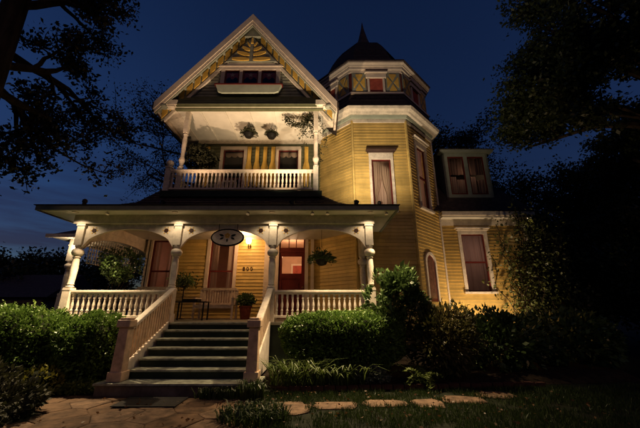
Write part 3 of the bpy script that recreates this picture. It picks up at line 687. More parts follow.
# gable triple window + box
fr3 = frame_fn(0, 9.2, 1, 0)
gw = MB(); xs = (-3.56, -2.87, -2.17, -1.48)
for i, x in enumerate((-3.52, -2.86, -2.18, -1.52)): gw.box(x - (.07 if i in (0, 3) else .055), x + (.07 if i in (0, 3) else .055), 9.11, 9.22, 9.12, 9.84)
gw.box(-3.66, -1.38, 9.105, 9.22, 9.841, 9.97); gw.box(-3.7, -1.34, 9.085, 9.22, 9.972, 10.04); gwo = gw.build('gable_window', 'trim_pink', H)
pd = MB(); pd.prism([(-3.74, 10.042), (-1.30, 10.042), (-1.62, 10.13), (-2.52, 10.17), (-3.42, 10.13)], lambda a, o_, z: (a, o_, z), 9.10, 9.16); pd.build('head_cap', 'trim', gwo)
for a, b in ((-3.45, -2.92), (-2.80, -2.24), (-2.12, -1.59)):
    s_ = MB(); s_.box(a, a + .045, 9.14, 9.18, 9.12, 9.84); s_.box(b - .045, b, 9.14, 9.18, 9.12, 9.84); s_.box(a + .045, b - .045, 9.14, 9.18, 9.12, 9.17); s_.box(a + .045, b - .045, 9.14, 9.18, 9.79, 9.84); s_.build('sash', 'red', gwo)
    MB().box(a + .045, b - .045, 9.163, 9.166, 9.17, 9.79).build('pane', 'glass', gwo)
    m_ = (a + b) / 2; n = 7; q = [(a + .03, 9.82), (b - .03, 9.82)] + [(b - .03 - (b - a - .06) * i / 20, 9.52 + .05 * math.cos(i * math.pi / 5) * (-1)) for i in range(21)]
    MB().prism(q, lambda a_, o_, z: (a_, o_, z), 9.185, 9.192).build('window_shade', 'redlight', gwo)
    st_ = [(m_ + (.10 if i % 2 == 0 else .04) * math.sin(i * math.pi / 5), 9.66 + (.10 if i % 2 == 0 else .04) * math.cos(i * math.pi / 5)) for i in range(10)]
    MB().prism(st_, lambda a_, o_, z: (a_, o_, z), 9.174, 9.182).build('shade_star', 'trim_pink', gwo)
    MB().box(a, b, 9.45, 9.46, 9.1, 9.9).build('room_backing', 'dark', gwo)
MB().prism([(-3.68, 9.07), (-1.36, 9.07), (-1.46, 8.80), (-1.60, 8.74), (-3.44, 8.74), (-3.58, 8.80)], lambda a, o_, z: (a, o_, z), 8.97, 9.14).build('window_box', 'sage', H)
MB().box(-3.72, -1.32, 8.95, 9.15, 9.072, 9.118).build('window_box_ledge', 'red', H)
# --- turret
ZT = 8.26
def tface(k): return octv(AP, k), octv(AP, k + 1)
TW = {0: [], }
p0, p1 = tface(0); fr_t = wall_fr(p0, p1)[0]        # front face from (1.2,10) to (3.2,10)
siding('turret_siding', p0, p1, .5, ZT, [(.64, 1.34, 4.72, 6.68)], 'siding', H, .12)
towerwin = window(H, fr_t, .64, 1.34, 4.72, 6.68, .085, 'trim', head=.24, cap=True, curtain='drawn', capm='gutter', rail=False)
p0, p1 = tface(1); fr_r = wall_fr(p0, p1)[0]
siding('turret_siding', p0, p1, .5, ZT, [(.62, 1.32, 5.0, 7.5), (.65, .95, 2.0, 3.2)], 'siding', H, .12)
window(H, fr_r, .62, 1.32, 5.0, 7.5, .12, 'trim', head=.22, curtain='sheer')
# arched window of the right turret face
ar = MB(); sc, rr, zc = .80, .30, 3.0
outer = [(sc - rr - .1, 1.75)] + [(sc + (rr + .1) * -math.cos(a), zc + (rr + .1) * math.sin(a)) for a in np.linspace(0, math.pi, 15)] + [(sc + rr + .1, 1.75)]
inner = [(sc - rr, 1.75)] + [(sc + rr * -math.cos(a), zc + rr * math.sin(a)) for a in np.linspace(0, math.pi, 15)] + [(sc + rr, 1.75)]
k = len(outer); vs = [fr_r(a, .07, z) for a, z in outer] + [fr_r(a, .07, z) for a, z in inner] + [fr_r(a, .0, z) for a, z in outer] + [fr_r(a, .0, z) for a, z in inner]; fs = []
for i in range(k - 1): fs += [(i, i + 1, k + i + 1, k + i), (i + 1, i, 2 * k + i, 2 * k + i + 1), (k + i, k + i + 1, 3 * k + i + 1, 3 * k + i)]
ar.add(vs, fs); aw = ar.build('arched_window', 'trim', H)
MB().prism(inner, fr_r, .026, .03).build('arched_sash', 'red', aw)
MB().prism([(sc + (a - sc) * .82, 1.85 + (z - 1.75) * .88) for a, z in inner], fr_r, .032, .034).build('pane', 'archglass', aw)
for k in (2, 3, 4, 5, 6):
    p0, p1 = tface(k); siding('turret_siding', p0, p1, .5, ZT, [], 'siding', H, .12)
p0, p1 = tface(7); siding('turret_siding', p0, p1, .5, ZT, [], 'siding', H, .12)
for k in (0, 1, 2):
    x, y = octv(AP + .02, k); MB().lathe([(.05, .5), (.05, ZT)], (x, y, 0), 6).build('corner_board', 'siding' if k != 2 else 'trim', H)
octring([(AP + .04, .03), (AP + .04, .5), (AP - .2, .52)], 'turret_foundation', 'stone_base')
octring([(AP + .005, 8.18), (AP + .05, 8.20), (AP + .05, 8.34), (AP + .0, 8.35)], 'turret_frieze', 'trim')
octring([(AP - .1, 8.345), (AP + .10, 8.355), (AP + .13, 8.46), (AP - .1, 8.465)], 'turret_frieze_band', 'sage')
octring([(AP - .1, 8.47), (AP + .22, 8.475), (AP + .26, 8.53), (AP + .36, 8.58), (AP + .40, 8.68), (AP - .1, 8.70)], 'turret_cornice', 'trim')
BA = AP + .02
octring([(BA, 9.4), (BA, 10.8)], 'belvedere_wall', 'red')
octring([(BA - .05, 9.425), (BA + .07, 9.43), (BA + .07, 9.52), (BA - .05, 9.53)], 'belvedere_sill', 'trim_pink')
octring([(BA - .05, 10.46), (BA + .03, 10.465), (BA + .04, 10.56), (BA - .05, 10.565)], 'belvedere_frieze', 'trim_pink')
octring([(BA - .05, 10.567), (BA + .09, 10.575), (BA + .10, 10.67), (BA - .05, 10.675)], 'belvedere_frieze', 'trim_pink')
octring([(BA - .05, 10.677), (BA + .13, 10.685), (BA + .15, 10.74), (BA + .21, 10.80), (BA + .21, 10.86), (BA - .05, 10.87)], 'belvedere_cornice', 'trim_pink')
def courses(prof, step=.13, lip=.014):
    out_ = []
    for (r0, z0), (r1, z1) in zip(prof, prof[1:]):
        k = max(1, int(math.hypot(r1 - r0, z1 - z0) / step))
        for i in range(k):
            u, v = i / k, (i + 1) / k; out_ += [(r0 + (r1 - r0) * u + lip, z0 + (z1 - z0) * u), (r0 + (r1 - r0) * v, z0 + (z1 - z0) * v)]
    return out_
octring(courses([(AP + .38, 8.685), (AP + .34, 8.76), (AP + .20, 8.98), (AP + .10, 9.2), (AP + .06, 9.42)]), 'turret_skirt_roof', 'roof')
octring([(BA + .25, 10.872)] + courses([(BA + .22, 10.93), (BA - .05, 11.1), (2.02, 11.45), (1.80, 12.0), (1.60, 12.5), (1.38, 12.95), (1.12, 13.38), (.84, 13.68)]) + [(.64, 13.86), (.50, 14.0), (.39, 14.18), (.30, 14.42), (.22, 14.72), (.14, 15.1), (.06, 15.5), (.01, 15.9)], 'bell_dome', 'roof')
for fk in (7, 0, 1):
    p0, p1 = octv(BA, fk), octv(BA, fk + 1); fb_ = wall_fr(p0, p1)[0]
    # middle window with shade, flanking ochre panels with four-armed fretwork
    wn = MB(); wn.fbox(fb_, .66, .74, -.01, .06, 9.53, 10.46); wn.fbox(fb_, 1.26, 1.34, -.01, .06, 9.53, 10.46); wn.fbox(fb_, .60, 1.40, -.01, .09, 10.20, 10.459); wn.fbox(fb_, .56, 1.44, -.01, .14, 10.40, 10.458)
    w_ = wn.build('belvedere_window', 'trim_pink', H)
    MB().fbox(fb_, .74, 1.26, .001, .015, 9.54, 10.2).build('window_shade', 'redlight', w_)
    for s0, s1 in ((.06, .62), (1.38, 1.94)):
        pn = MB().fbox(fb_, s0, s1, .001, .03, 9.54, 10.455).build('fretwork_panel', 'greytrim', H)
        sm, zm = (s0 + s1) / 2, 9.99; rx, rz = (s1 - s0) / 2 - .05, .40
        for a in range(4):
            ca = [(0, 1), (1, 0), (0, -1), (-1, 0)][a]; tn = (ca[1], -ca[0])
            q = []
            for t, w in ((.16, .0), (.62, .40), (.80, .58), (.98, .60), (.98, -.60), (.80, -.58), (.62, -.40)):
                q.append((sm + (ca[0] * t + tn[0] * w) * rx, zm + (ca[1] * t + tn[1] * w) * rz))
            MB().prism(q, fb_, .031, .045).build('fretwork_petal', 'ochre', pn)
# --- wing to the right of the turret
WY = 11.55; frw = frame_fn(4.55, WY, 1, 0); XW = lambda x: x - 4.55
siding('wing_siding', (4.55, WY), (7.9, WY), .5, 4.86, [(XW(5.42), XW(6.30), 2.12, 4.28)], 'siding', H, .12, .03)
siding('wing_siding', (7.9, WY), (7.9, 18), .5, 4.86, [], 'siding', H, .12)
MB().box(4.45, 7.92, WY - .03, WY + .1, .02, .5).build('wing_foundation', 'stone_base', H)
window(H, frw, XW(5.42), XW(6.30), 2.12, 4.28, .12, 'trim', head=.14, curtain='sheer', curtain_m='curtain')
MB().box(4.7, 7.96, WY - .05, WY + .02, 4.62, 4.86).build('wing_frieze', 'trim', H)
MB().box(4.64, 8.16, WY - .42, WY + .1, 4.93, 5.08).build('wing_cornice', 'trim', H)
MB().box(4.66, 8.10, WY - .36, WY + .1, 4.862, 4.928).build('wing_soffit', 'ceil', H)
MB().box(7.84, 7.96, WY - .05, WY + .02, .5, 4.62).build('corner_board', 'trim', H)
wr = MB(); wr.add([(4.0, WY - .46, 5.08), (8.2, WY - .46, 5.08), (8.2, 18, 5.08), (4.0, 18, 5.08), (4.0, WY + 1.25, 7.1), (7.4, WY + 1.25, 7.1), (7.4, 17.2, 7.1), (4.0, 17.2, 7.1), (4.0, 14.5, 8.4), (6.8, 14.5, 8.4)],
                   [(0, 1, 5, 4), (1, 2, 6, 5), (2, 3, 7, 6), (4, 5, 9, 8), (5, 6, 9), (6, 7, 8, 9)])
wr.build('wing_roof', 'roof', H)
DY = 11.75; dmr = MB(); dmr.box(5.26, 5.40, DY, DY + .1, 5.62, 7.86); dmr.box(6.92, 7.06, DY, DY + .1, 5.62, 7.86); dmr.box(6.08, 6.24, DY + .001, DY + .1, 6.0, 7.72); dmr.box(5.40, 6.92, DY + .002, DY + .1, 5.62, 6.0); dmr.box(5.40, 6.92, DY + .002, DY + .1, 7.72, 7.86)
dmr.box(5.20, 5.26, DY + .02, 13.6, 5.6, 7.86); dmr.box(7.06, 7.12, DY + .02, 13.6, 5.6, 7.86)
dorm = dmr.build('dormer', 'greytrim', H)
MB().box(5.05, 7.30, DY - .18, 13.8, 7.87, 7.97).build('dormer_cornice', 'greytrim', dorm)
MB().add([(4.98, DY - .24, 7.975), (7.37, DY - .24, 7.975), (7.37, 14.2, 7.975), (4.98, 14.2, 7.975), (5.5, DY + .5, 8.25), (6.85, DY + .5, 8.25), (6.85, 14.2, 8.4), (5.5, 14.2, 8.4)], [(0, 1, 5, 4), (1, 2, 6, 5), (4, 5, 6, 7), (3, 0, 4, 7)]).build('dormer_roof', 'roof', dorm)
frd = frame_fn(0, DY + .06, 1, 0)
for a, b in ((5.40, 6.08), (6.24, 6.92)):
    s_ = MB(); t = .05
    s_.fbox(frd, a, a + t, 0, .04, 6.0, 7.72); s_.fbox(frd, b - t, b, 0, .04, 6.0, 7.72); s_.fbox(frd, a + t, b - t, 0, .04, 6.0, 6.06); s_.fbox(frd, a + t, b - t, 0, .04, 7.66, 7.72); s_.build('sash', 'red', dorm)
    MB().add([frd(a + t, .02, 6.06), frd(b - t, .02, 6.06), frd(b - t, .02, 7.66), frd(a + t, .02, 7.66)], [(0, 1, 2, 3)]).build('pane', 'glass', dorm)
    pleats(frd, a, a + .33, -.10, 6.0, 6.85, 3).build('curtain', 'curtain', dorm, True)
    pleats(frd, b - .30, b, -.10, 6.0, 6.72, 3).build('curtain', 'curtain', dorm, True)
    pleats(frd, a, b, -.12, 6.95, 7.72, 5).build('valance', 'drape', dorm, True)
# rear mass of the house closing the shell
MB().box(-4.88, 4.0, 17.9, 18.0, .2, 8.2).build('rear_wall', 'siding', H)
MB().box(4.0, 7.88, 17.8, 17.9, .2, 5.0).build('rear_wall', 'siding', H)
MB().add([(-.3, 13.6, 8.3), (4.6, 13.6, 8.3), (4.6, 18.1, 8.3), (-.3, 18.1, 8.3), (-.3, 15.8, 9.6), (3.4, 15.8, 9.6)], [(0, 1, 5, 4), (1, 2, 5), (2, 3, 4, 5)]).build('rear_roof', 'roof', H)
MB().box(-4.7, 3.9, 11.5, 17.8, 4.36, 4.40).build('upper_floor', 'floor', H)
# interior lamps behind the lit windows
point((2.3, 11.8, 6.3), 34, .15, (1, .60, .42), 'turret_lamp_light'); point((6.0, 12.6, 3.6), 9, .12, (1, .58, .44), 'wing_lamp_light'); point((6.16, 12.2, 7.1), 2.4, .1, (1, .58, .38), 'dormer_lamp_light')
# --- lower side porch at the far left
sp = MB(); sp.add([(-9.5, 10.4, 3.98), (-6.9, 10.4, 3.98), (-6.9, 15, 3.98), (-9.5, 15, 3.98), (-7.9, 11.6, 4.75), (-6.7, 11.6, 4.75), (-6.7, 15, 4.75), (-7.9, 15, 4.75)], [(0, 1, 5, 4), (3, 0, 4, 7), (4, 5, 6, 7)])
sp.build('side_porch_roof', 'roof', H)
MB().box(-9.44, -6.9, 10.46, 15, 3.93, 3.975).build('eave_soffit', 'ceil', H)
MB().box(-9.52, -6.9, 10.38, 10.455, 3.90, 4.02).build('gutter', 'trim', H)
MB().box(-9.0, -6.74, 10.85, 11.05, 3.70, 3.925).build('side_porch_beam', 'trim', H)
MB().box(-9.1, -6.76, 10.8, 15, 1.1, 1.18).build('side_porch_floor', 'floor', H)
c = link('porch_column', cme, H, (-8.9, 10.95, PF)); k = link('capital', capm, None); k.parent = c
railing('porch_railing', -8.8, -6.75, 10.95, PF, .78, 12)
# --- recessed downlights in the eave
dl = MB(); dl.lathe([(.075, 0), (.075, .02), (.055, .021), (.05, .0)], (0, 0, -.022), 16); dlm = dl.mesh('downlight', 'trim')
ln = MB(); ln.lathe([(.05, -.004), (.05, -.002)], (0, 0, 0), 14); lnm = ln.mesh('lens', 'lens')
for x, y in [(x, 7.78) for x in COLX] + [(-8.7, 10.68)]:
    z = 3.984 if y < 9 else 3.929
    d = link('downlight', dlm, H, (x, y, z)); q = link('lens', lnm, None, (0, 0, -.005)); q.parent = d
    (spot((x, y, z - .05), (x, y - .03, 0), 24, 140, .5, .04, (1, .76, .46), 'downlight_light') if y < 9 else point((x, y, z - .30), 16, .05, (1, .76, .46), 'downlight_light'))

# ================================================================== THINGS ON AND AROUND THE HOUSE
# wall lamp with glowing globe
t = thing('wall_lamp', 'lit globe wall lamp on the yellow porch wall beside the front door', 'lamp', (-2.6, FW - .03, 3.7))
MB().lathe([(.06, -.06), (.07, 0), (.06, .06)], (-2.6, FW - .03, 3.72), 12).build('back_plate', 'brass', t, True)
MB().tube([(-2.6, FW - .05, 3.72), (-2.6, FW - .16, 3.70), (-2.6, FW - .22, 3.78)], .014).build('arm', 'brass', t, True)
MB().lathe([(.03, 0), (.085, .04), (.10, .11), (.085, .18), (.03, .22)], (-2.6, FW - .22, 3.78), 16).build('globe', 'bulb', t, True)
point((-2.6, FW - .95, 3.75), 50, .08, (1, .54, .24), 'wall_lamp_light')
# house number
def text(name, body, loc, size, m, parent=None, rot=(R(90), 0, 0), ext=.008):
    cu = bpy.data.curves.new(name, 'FONT'); cu.body = body; cu.size = size; cu.extrude = ext; cu.align_x = 'CENTER'; cu.align_y = 'CENTER'
    o_ = bpy.data.objects.new(name, cu); COL.objects.link(o_); me = bpy.data.meshes.new_from_object(o_); bpy.data.objects.remove(o_)
    me.materials.clear(); me.materials.append(M[m]); o = bpy.data.objects.new(name, me); COL.objects.link(o); o.location = loc; o.rotation_euler = rot; o['w0'] = list(loc)
    if parent: o.parent = parent; o.matrix_parent_inverse = Matrix.Translation(-Vector(parent['w0']))
    return o
t = thing('house_number', 'dark house number plate digits on the yellow porch wall beside the door', 'number', (-2.62, FW - .03, 2.85))
for i, ch in enumerate('800'): text('digit', ch, (-2.75 + i * .135, FW - .035, 2.9), .19, 'number', t)
# oval sign
SX, SY, SZc = -2.50, 8.10, 3.36
t = thing('oval_sign', 'oval hanging sign with painted flower and leaves under the porch arch', 'sign', (SX, SY, 3.18))
ell = lambda rx, rz, n=36: [(SX + rx * math.cos(i * 2 * math.pi / n), SZc + rz * math.sin(i * 2 * math.pi / n)) for i in range(n)]
fsn = lambda a, o_, z: (a, o_, z)
MB().prism(ell(.45, .245), fsn, SY, SY + .03).build('rim', 'black', t)
MB().prism(ell(.41, .205), fsn, SY - .008, SY - .001).build('board', 'trim', t)
for a, ln in ((0.35, .13), (2.75, .13), (-.5, .11), (3.65, .11), (-1.57, .09)):
    cx, cz = SX + .17 * math.cos(a), SZc + .02 + .10 * math.sin(a)
    q = [(cx + math.cos(a) * u * ln * .6 - math.sin(a) * w * ln * .4, cz + math.sin(a) * u * ln * .6 + math.cos(a) * w * ln * .4) for u, w in ((-1, 0), (-.3, .6), (.4, .5), (1, 0), (.4, -.5), (-.3, -.6))]
    MB().prism(q, fsn, SY - .013, SY - .0085).build('painted_leaf', 'riser', t)
for a in range(5):
    an = a * 2 * math.pi / 5 + .3; MB().prism([(SX + .045 * math.cos(an) + .034 * math.cos(b * math.pi / 4), SZc + .05 + .045 * math.sin(an) + .034 * math.sin(b * math.pi / 4)) for b in range(8)], fsn, SY - .012, SY - .0085).build('painted_petal', 'ochre', t)
for x in (SX - .25, SX + .25): MB().tube([(x, SY + .015, SZc + .2), (x, SY + .015, 3.76)], .008, 5).build('chain', 'black', t)

def blades(name, label, cat, c, rad, n, h, m, group=None, w=.014, lean=.5, seed=3):
    """tuft of arching strap leaves"""
    r = np.random.default_rng(seed); mb = MB()
    for i in range(n):
        a = r.uniform(0, 6.28); q = r.uniform(0, 1) ** .6; x = c[0] + rad[0] * q * math.cos(a); y = c[1] + rad[1] * q * math.sin(a); hh = h * r.uniform(.55, 1.1); b = r.uniform(0, 6.28); le = lean * hh * r.uniform(.3, 1.3)
        dx, dy = math.cos(b), math.sin(b); px, py = -dy * w, dx * w; vs = []
        for k, (u, zz, ww) in enumerate(((0, 0, 1), (.25, .55, 1), (.65, .92, .8), (1.1, .95 if i % 2 else .75, .1))):
            vs += [(x + dx * le * u - px * ww, y + dy * le * u - py * ww, c[2] + zz * hh), (x + dx * le * u + px * ww, y + dy * le * u + py * ww, c[2] + zz * hh)]
        mb.add(vs, [(0, 1, 3, 2), (2, 3, 5, 4), (4, 5, 7, 6)])
    o = mb.build(name, m); o.location = (0, 0, 0); return tag(o, label, cat, group)
def potted(name, label, c, pot_r, pot_h, crown, n, leaf, m, potm='terra', cat='plant', stemz=None, gaps=None, seed=4):
    t = thing(name, label, cat, c)
    MB().lathe([(pot_r * .72, 0), (pot_r * .95, pot_h * .85), (pot_r * 1.08, pot_h * .86), (pot_r * 1.08, pot_h), (pot_r * .92, pot_h), (pot_r * .9, pot_h - .03)], c, 18).build('pot', potm, t, True)
    MB().lathe([(.005, pot_h - .045), (pot_r * .91, pot_h - .04)], c, 18, cap=False).build('potting_soil', 'soil', t)
    cc, rad = crown; r = np.random.default_rng(seed); d = r.normal(size=(n, 3)); d /= np.linalg.norm(d, axis=1, keepdims=True)
    P = d * (r.uniform(.15, 1, n) ** .5)[:, None] * np.array(rad); P *= (1 + .22 * noise3(P, 4 / max(rad), seed))[:, None]; P += np.array(cc)
    if gaps: P = P[noise3(P, gaps, seed) > -.25]
    link('foliage', leaf_mesh('foliage', P, leaf, m, .5, .1, d[:len(P)]), t)
    mb = MB()
    for i in range(6):
        q = cc + r.normal(size=3) * np.array(rad) * .45; b = (c[0] + r.normal() * .03, c[1] + r.normal() * .03, c[2] + pot_h - .05)
        mb.tube([b, (b[0] * .5 + q[0] * .5 + r.normal() * .04, b[1] * .5 + q[1] * .5, (b[2] + q[2]) / 2), q], [.016, .012, .005], 5)
    mb.build('stem', 'bark', t); return t
potted('potted_shrub', 'leafy dark green shrub in a terracotta pot left of the front door', (-2.45, 10.55, PF), .2, .42, (np.array([-2.45, 10.55, 1.80]), (.30, .30, .24)), 900, .10, 'rhodo', seed=6)
potted('potted_tree', 'small weeping potted tree behind the left porch railing', (-5.72, 8.75, PF), .24, .45, (np.array([-5.72, 8.80, 2.72]), (.72, .45, .52)), 3600, .085, 'rhodo', 'black', gaps=3.2, seed=8)
potted('potted_fern', 'dark bushy plant in a pot at the left end of the balcony', (-4.2, 9.75, BZ), .2, .4, (np.array([-4.2, 9.72, 6.55]), (.62, .45, .62)), 2600, .11, 'shade_leaf', 'black', gaps=3.0, seed=9)
# hanging baskets
def basket(label, c, ztop, rad, m, n=1100, leaf=.10, seed=5, group=None):
    t = thing('hanging_basket', label, 'plant', c, group)
    MB().lathe([(.03, -.16), (.12, -.13), (.18, -.03), (.19, .0), (.165, .0)], c, 16).build('pot', 'black', t, True)
    mb = MB()
    for k in range(3): a = k * 2.09; mb.tube([(c[0] + .18 * math.cos(a), c[1] + .18 * math.sin(a), c[2]), (c[0], c[1], min(c[2] + .42, ztop - .01))], .006, 4)
    mb.tube([(c[0], c[1], min(c[2] + .42, ztop - .01)), (c[0], c[1], ztop)], .007, 4); mb.build('hanger', 'black', t)
    r = np.random.default_rng(seed); d = r.normal(size=(n, 3)); d[:, 2] = np.abs(d[:, 2]) * .55 - .15; d /= np.linalg.norm(d, axis=1, keepdims=True)
    q = r.uniform(.2, 1, n); P = d * q[:, None] * np.array(rad); P[:, 2] += .10 - .35 * (P[:, 0] ** 2 + P[:, 1] ** 2) / rad[0]; P += np.array(c)
    link('foliage', leaf_mesh('foliage', P, leaf, m, .35, -.1, d), t); return t
basket('round hanging basket of trailing plants right of the front door', (.05, 8.85, 2.86), 3.98, (.42, .40, .30), 'rhodo')
basket('left one of two hanging baskets under the balcony ceiling', (-2.62, 9.9, 7.66), SZ - .01, (.34, .30, .22), 'shade_leaf', 700, .09, 12)
basket('right one of two hanging baskets under the balcony ceiling', (-1.78, 9.9, 7.62), SZ - .01, (.26, .22, .18), 'shade_leaf', 600, .08, 13)
t = thing('shadow_vine', 'dusky vine added beside the right balcony post to shadow the ceiling', 'vine', (-.3, 9.32, 8.1))  # vine stands in for a drape, shaped to throw the ceiling shadow
r = np.random.default_rng(33); P = []; vm = MB()
for k in range(7):
    x, y, z = -.42 + r.normal() * .16, 9.32 + r.normal() * .07, 8.12; pl = [(x, y, z)]; zl = r.uniform(6.4, 7.5)
    while z > zl:
        z -= .12; x += r.normal() * .035 + .012; y += r.normal() * .02; pl.append((x, y, z))
        for j in range(6): P.append((x + r.normal() * .07, y + r.normal() * .06, z + r.normal() * .05))
    vm.tube(pl, .006, 4)
for k in range(420): u_ = r.uniform(0, 1); P.append((-1.25 + u_ * .95 + r.normal() * .05, 9.36 + r.normal() * .09, 7.98 - .28 * math.sin(u_ * 3.14) + r.normal() * .07))
vm.tube([(-1.25, 9.36, 8.12), (-.95, 9.36, 7.85), (-.6, 9.36, 7.72), (-.3, 9.36, 8.1)], .008, 5)
vm.build('stem', 'bark', t); link('foliage', leaf_mesh('foliage', P, .09, 'shade_leaf', .5), t)
# benches and chairs
def bench(label, x0, x1, y, z, m='wicker', group=None, face=-1):
    t = thing('porch_bench', label, 'bench', ((x0 + x1) / 2, y, z), group)
    for x in (x0 + .04, x1 - .04):
        for yy, hh in ((y - .26, .62), (y + .26, .95)): MB().box(x - .03, x + .03, yy - .03, yy + .03, z, z + hh).build('leg', m, t)
        MB().box(x - .04, x + .04, y - .31, y + .30, z + .621, z + .665).build('armrest', m, t)
    for k in range(5): MB().box(x0 + .075, x1 - .075, y - .29 + k * .11, y - .2 + k * .11, z + .42, z + .45).build('seat_slat', m, t)
    n = int((x1 - x0) / .09)
    for k in range(n): xx = x0 + .1 + k * (x1 - x0 - .2) / (n - 1); MB().box(xx - .028, xx + .028, y + .245, y + .265, z + .52, z + .92).build('back_slat', m, t)
    MB().box(x0 + .075, x1 - .075, y + .225, y + .285, z + .921, z + 1.0).build('top_rail', m, t); MB().box(x0 + .075, x1 - .075, y + .23, y + .28, z + .47, z + .519).build('lower_rail', m, t)
    MB().box(x0 + .075, x1 - .075, y - .28, y - .25, z + .34, z + .419).build('seat_apron', m, t)
    return t
bench('white slatted bench under the oval sign on the porch', -4.05, -2.75, 10.45, PF)
bench('white bench behind the left porch railing under the parlour window', -5.95, -4.75, 9.9, PF)
t = thing('iron_table', 'low black wrought iron table in front of the white porch bench', 'table', (-3.85, 9.55, PF))
MB().box(-4.35, -3.35, 9.3, 9.8, PF + .50, PF + .53).build('table_top', 'black', t)
for x in (-4.3, -3.4):
    for y in (9.34, 9.76): MB().box(x - .018, x + .018, y - .018, y + .018, PF, PF + .499).build('leg', 'black', t)
MB().box(-4.05, -3.6, 9.38, 9.66, PF + .531, PF + .60).build('tray', 'black', t)
t = thing('plant_stand', 'tall thin plant stand with dark plant left of the porch window', 'plant stand', (-4.62, 10.7, PF))
MB().lathe([(.16, 0), (.02, .04), (.018, 1.0), (.13, 1.02), (.13, 1.05)], (-4.62, 10.7, PF), 12).build('stand', 'black', t, True)
P = RNG.normal(size=(500, 3)) * np.array([.17, .15, .11]) + np.array([-4.62, 10.7, PF + 1.22]); link('foliage', leaf_mesh('foliage', P, .11, 'rhodo', .4), t)
# balcony chair
t = thing('balcony_chair', 'white wicker chair behind the balcony railing in front of left window', 'chair', (-3.35, 10.2, BZ))
for x in (-3.6, -3.1):
    for y, h in ((9.95, .6), (10.45, .92)): MB().box(x - .025, x + .025, y - .025, y + .025, BZ, BZ + h).build('leg', 'wicker', t)
MB().box(-3.575, -3.125, 9.93, 10.42, BZ + .42, BZ + .47).build('seat', 'wicker', t)
for k in range(6): MB().box(-3.56 + k * .078, -3.53 + k * .078, 10.43, 10.46, BZ + .47, BZ + .9).build('back_slat', 'wicker', t)
MB().box(-3.575, -3.125, 10.42, 10.47, BZ + .901, BZ + .96).build('top_rail', 'wicker', t)
# doormat
t = tag(MB().box(-3.30, -2.28, 5.50, 6.06, .036, .050).build('door_mat', 'mat'), 'black rubber doormat on the flagstones before the bottom step', 'mat')
t.rotation_euler = (0, 0, 0)
# floodlights -------------------------------------------------------
def flood(label, c, target, watts, angle=100, group='floodlights lighting the house', lens=True, color=WARM, blend=.7, r=.05):
    t = thing('floodlight', label, 'floodlight', c, group); d = (Vector(target) - Vector(c)).normalized()
    head = Vector(c) + Vector((0, 0, .10)); q = d.to_track_quat('Z', 'Y').to_matrix()
    hb = MB(); hb.lathe([(.03, -.12), (.055, -.10), (.065, .0), (.075, .02)], (0, 0, 0), 14); hb.v = [tuple(q @ Vector(v) + head) for v in hb.v]; hb.build('housing', 'black', t, True)
    lb = MB(); lb.lathe([(.066, .022), (.066, .024)], (0, 0, 0), 14); lb.v = [tuple(q @ Vector(v) + head) for v in lb.v]; lb.build('lens', 'lens_soft', t)
    MB().tube([(c[0], c[1], c[2]), tuple(head - d * .05)], .012, 6).build('stake', 'black', t)
    spot(tuple(head + d * .06), target, watts, angle, blend, r, color, 'floodlight_light'); return t
flood('small black floodlight on the porch roof below the left half of the balcony', (-4.2, 7.74, 4.14), (-3.0, 9.4, 9.8), 420, 76, color=(1, .64, .37), blend=.8)
flood('small black floodlight on the porch roof below the right half of the balcony', (-.75, 7.74, 4.14), (-1.9, 9.4, 9.6), 950, 86, blend=.8)
flood('small black floodlight on the porch roof below the turret window', (1.0, 7.95, 4.22), (2.0, 10.0, 9.4), 660, 128, blend=1.0, color=(1, .79, .52))
flood('garden floodlight at the foot of the vine on the right wing', (5.6, 10.25, .05), (5.9, 11.6, 4.2), 420, 120)
flood('low garden floodlight among the vine stems at the wing corner', (7.0, 10.5, .05), (7.3, 11.4, 1.6), 26, 110)
flood('garden floodlight in the shrubs at the foot of the turret', (4.6, 9.6, .05), (4.0, 10.9, 4.5), 60, 100)
flood('lit eave floodlight at the right corner of the wing', (7.85, 11.05, 4.7), (7.3, 10.6, 2.0), 9, 130)
def eave_flood(label, x, target, watts, angle=90):
    c = (x, 7.72, 3.97); t = thing('floodlight', label, 'floodlight', c, 'floodlights under the porch eave'); d = (Vector(target) - Vector(c)).normalized()
    head = Vector(c) - Vector((0, 0, .06)); q = d.to_track_quat('Z', 'Y').to_matrix()
    hb = MB(); hb.lathe([(.02, -.05), (.04, -.04), (.048, .0), (.052, .015)], (0, 0, 0), 14); hb.v = [tuple(q @ Vector(v) + head) for v in hb.v]; hb.build('housing', 'trim', t, True)
    lb = MB(); lb.lathe([(.044, .017), (.044, .019)], (0, 0, 0), 14); lb.v = [tuple(q @ Vector(v) + head) for v in lb.v]; lb.build('lens', 'lens_dim', t)
    spot(tuple(head + d * .04), target, watts, angle, .8, .05, (1, .72, .40), 'floodlight_light')
eave_flood('small floodlight under the porch eave above the left boxwoods', -5.6, (-5.9, 6.9, 1), 1500, 105)
eave_flood('small floodlight under the porch eave above the stairs', -1.9, (-2.9, 5.4, 0), 72, 85)
eave_flood('small floodlight under the porch eave above the right boxwood', .2, (.3, 7.0, 1), 1100, 85)
eave_flood('small floodlight under the porch eave beside the right newel', -.2, (.1, 6.6, 0), 260, 60)
eave_flood('small floodlight under the porch eave near the glossy corner shrub', 1.75, (1.9, 7.45, 1.5), 620, 90)

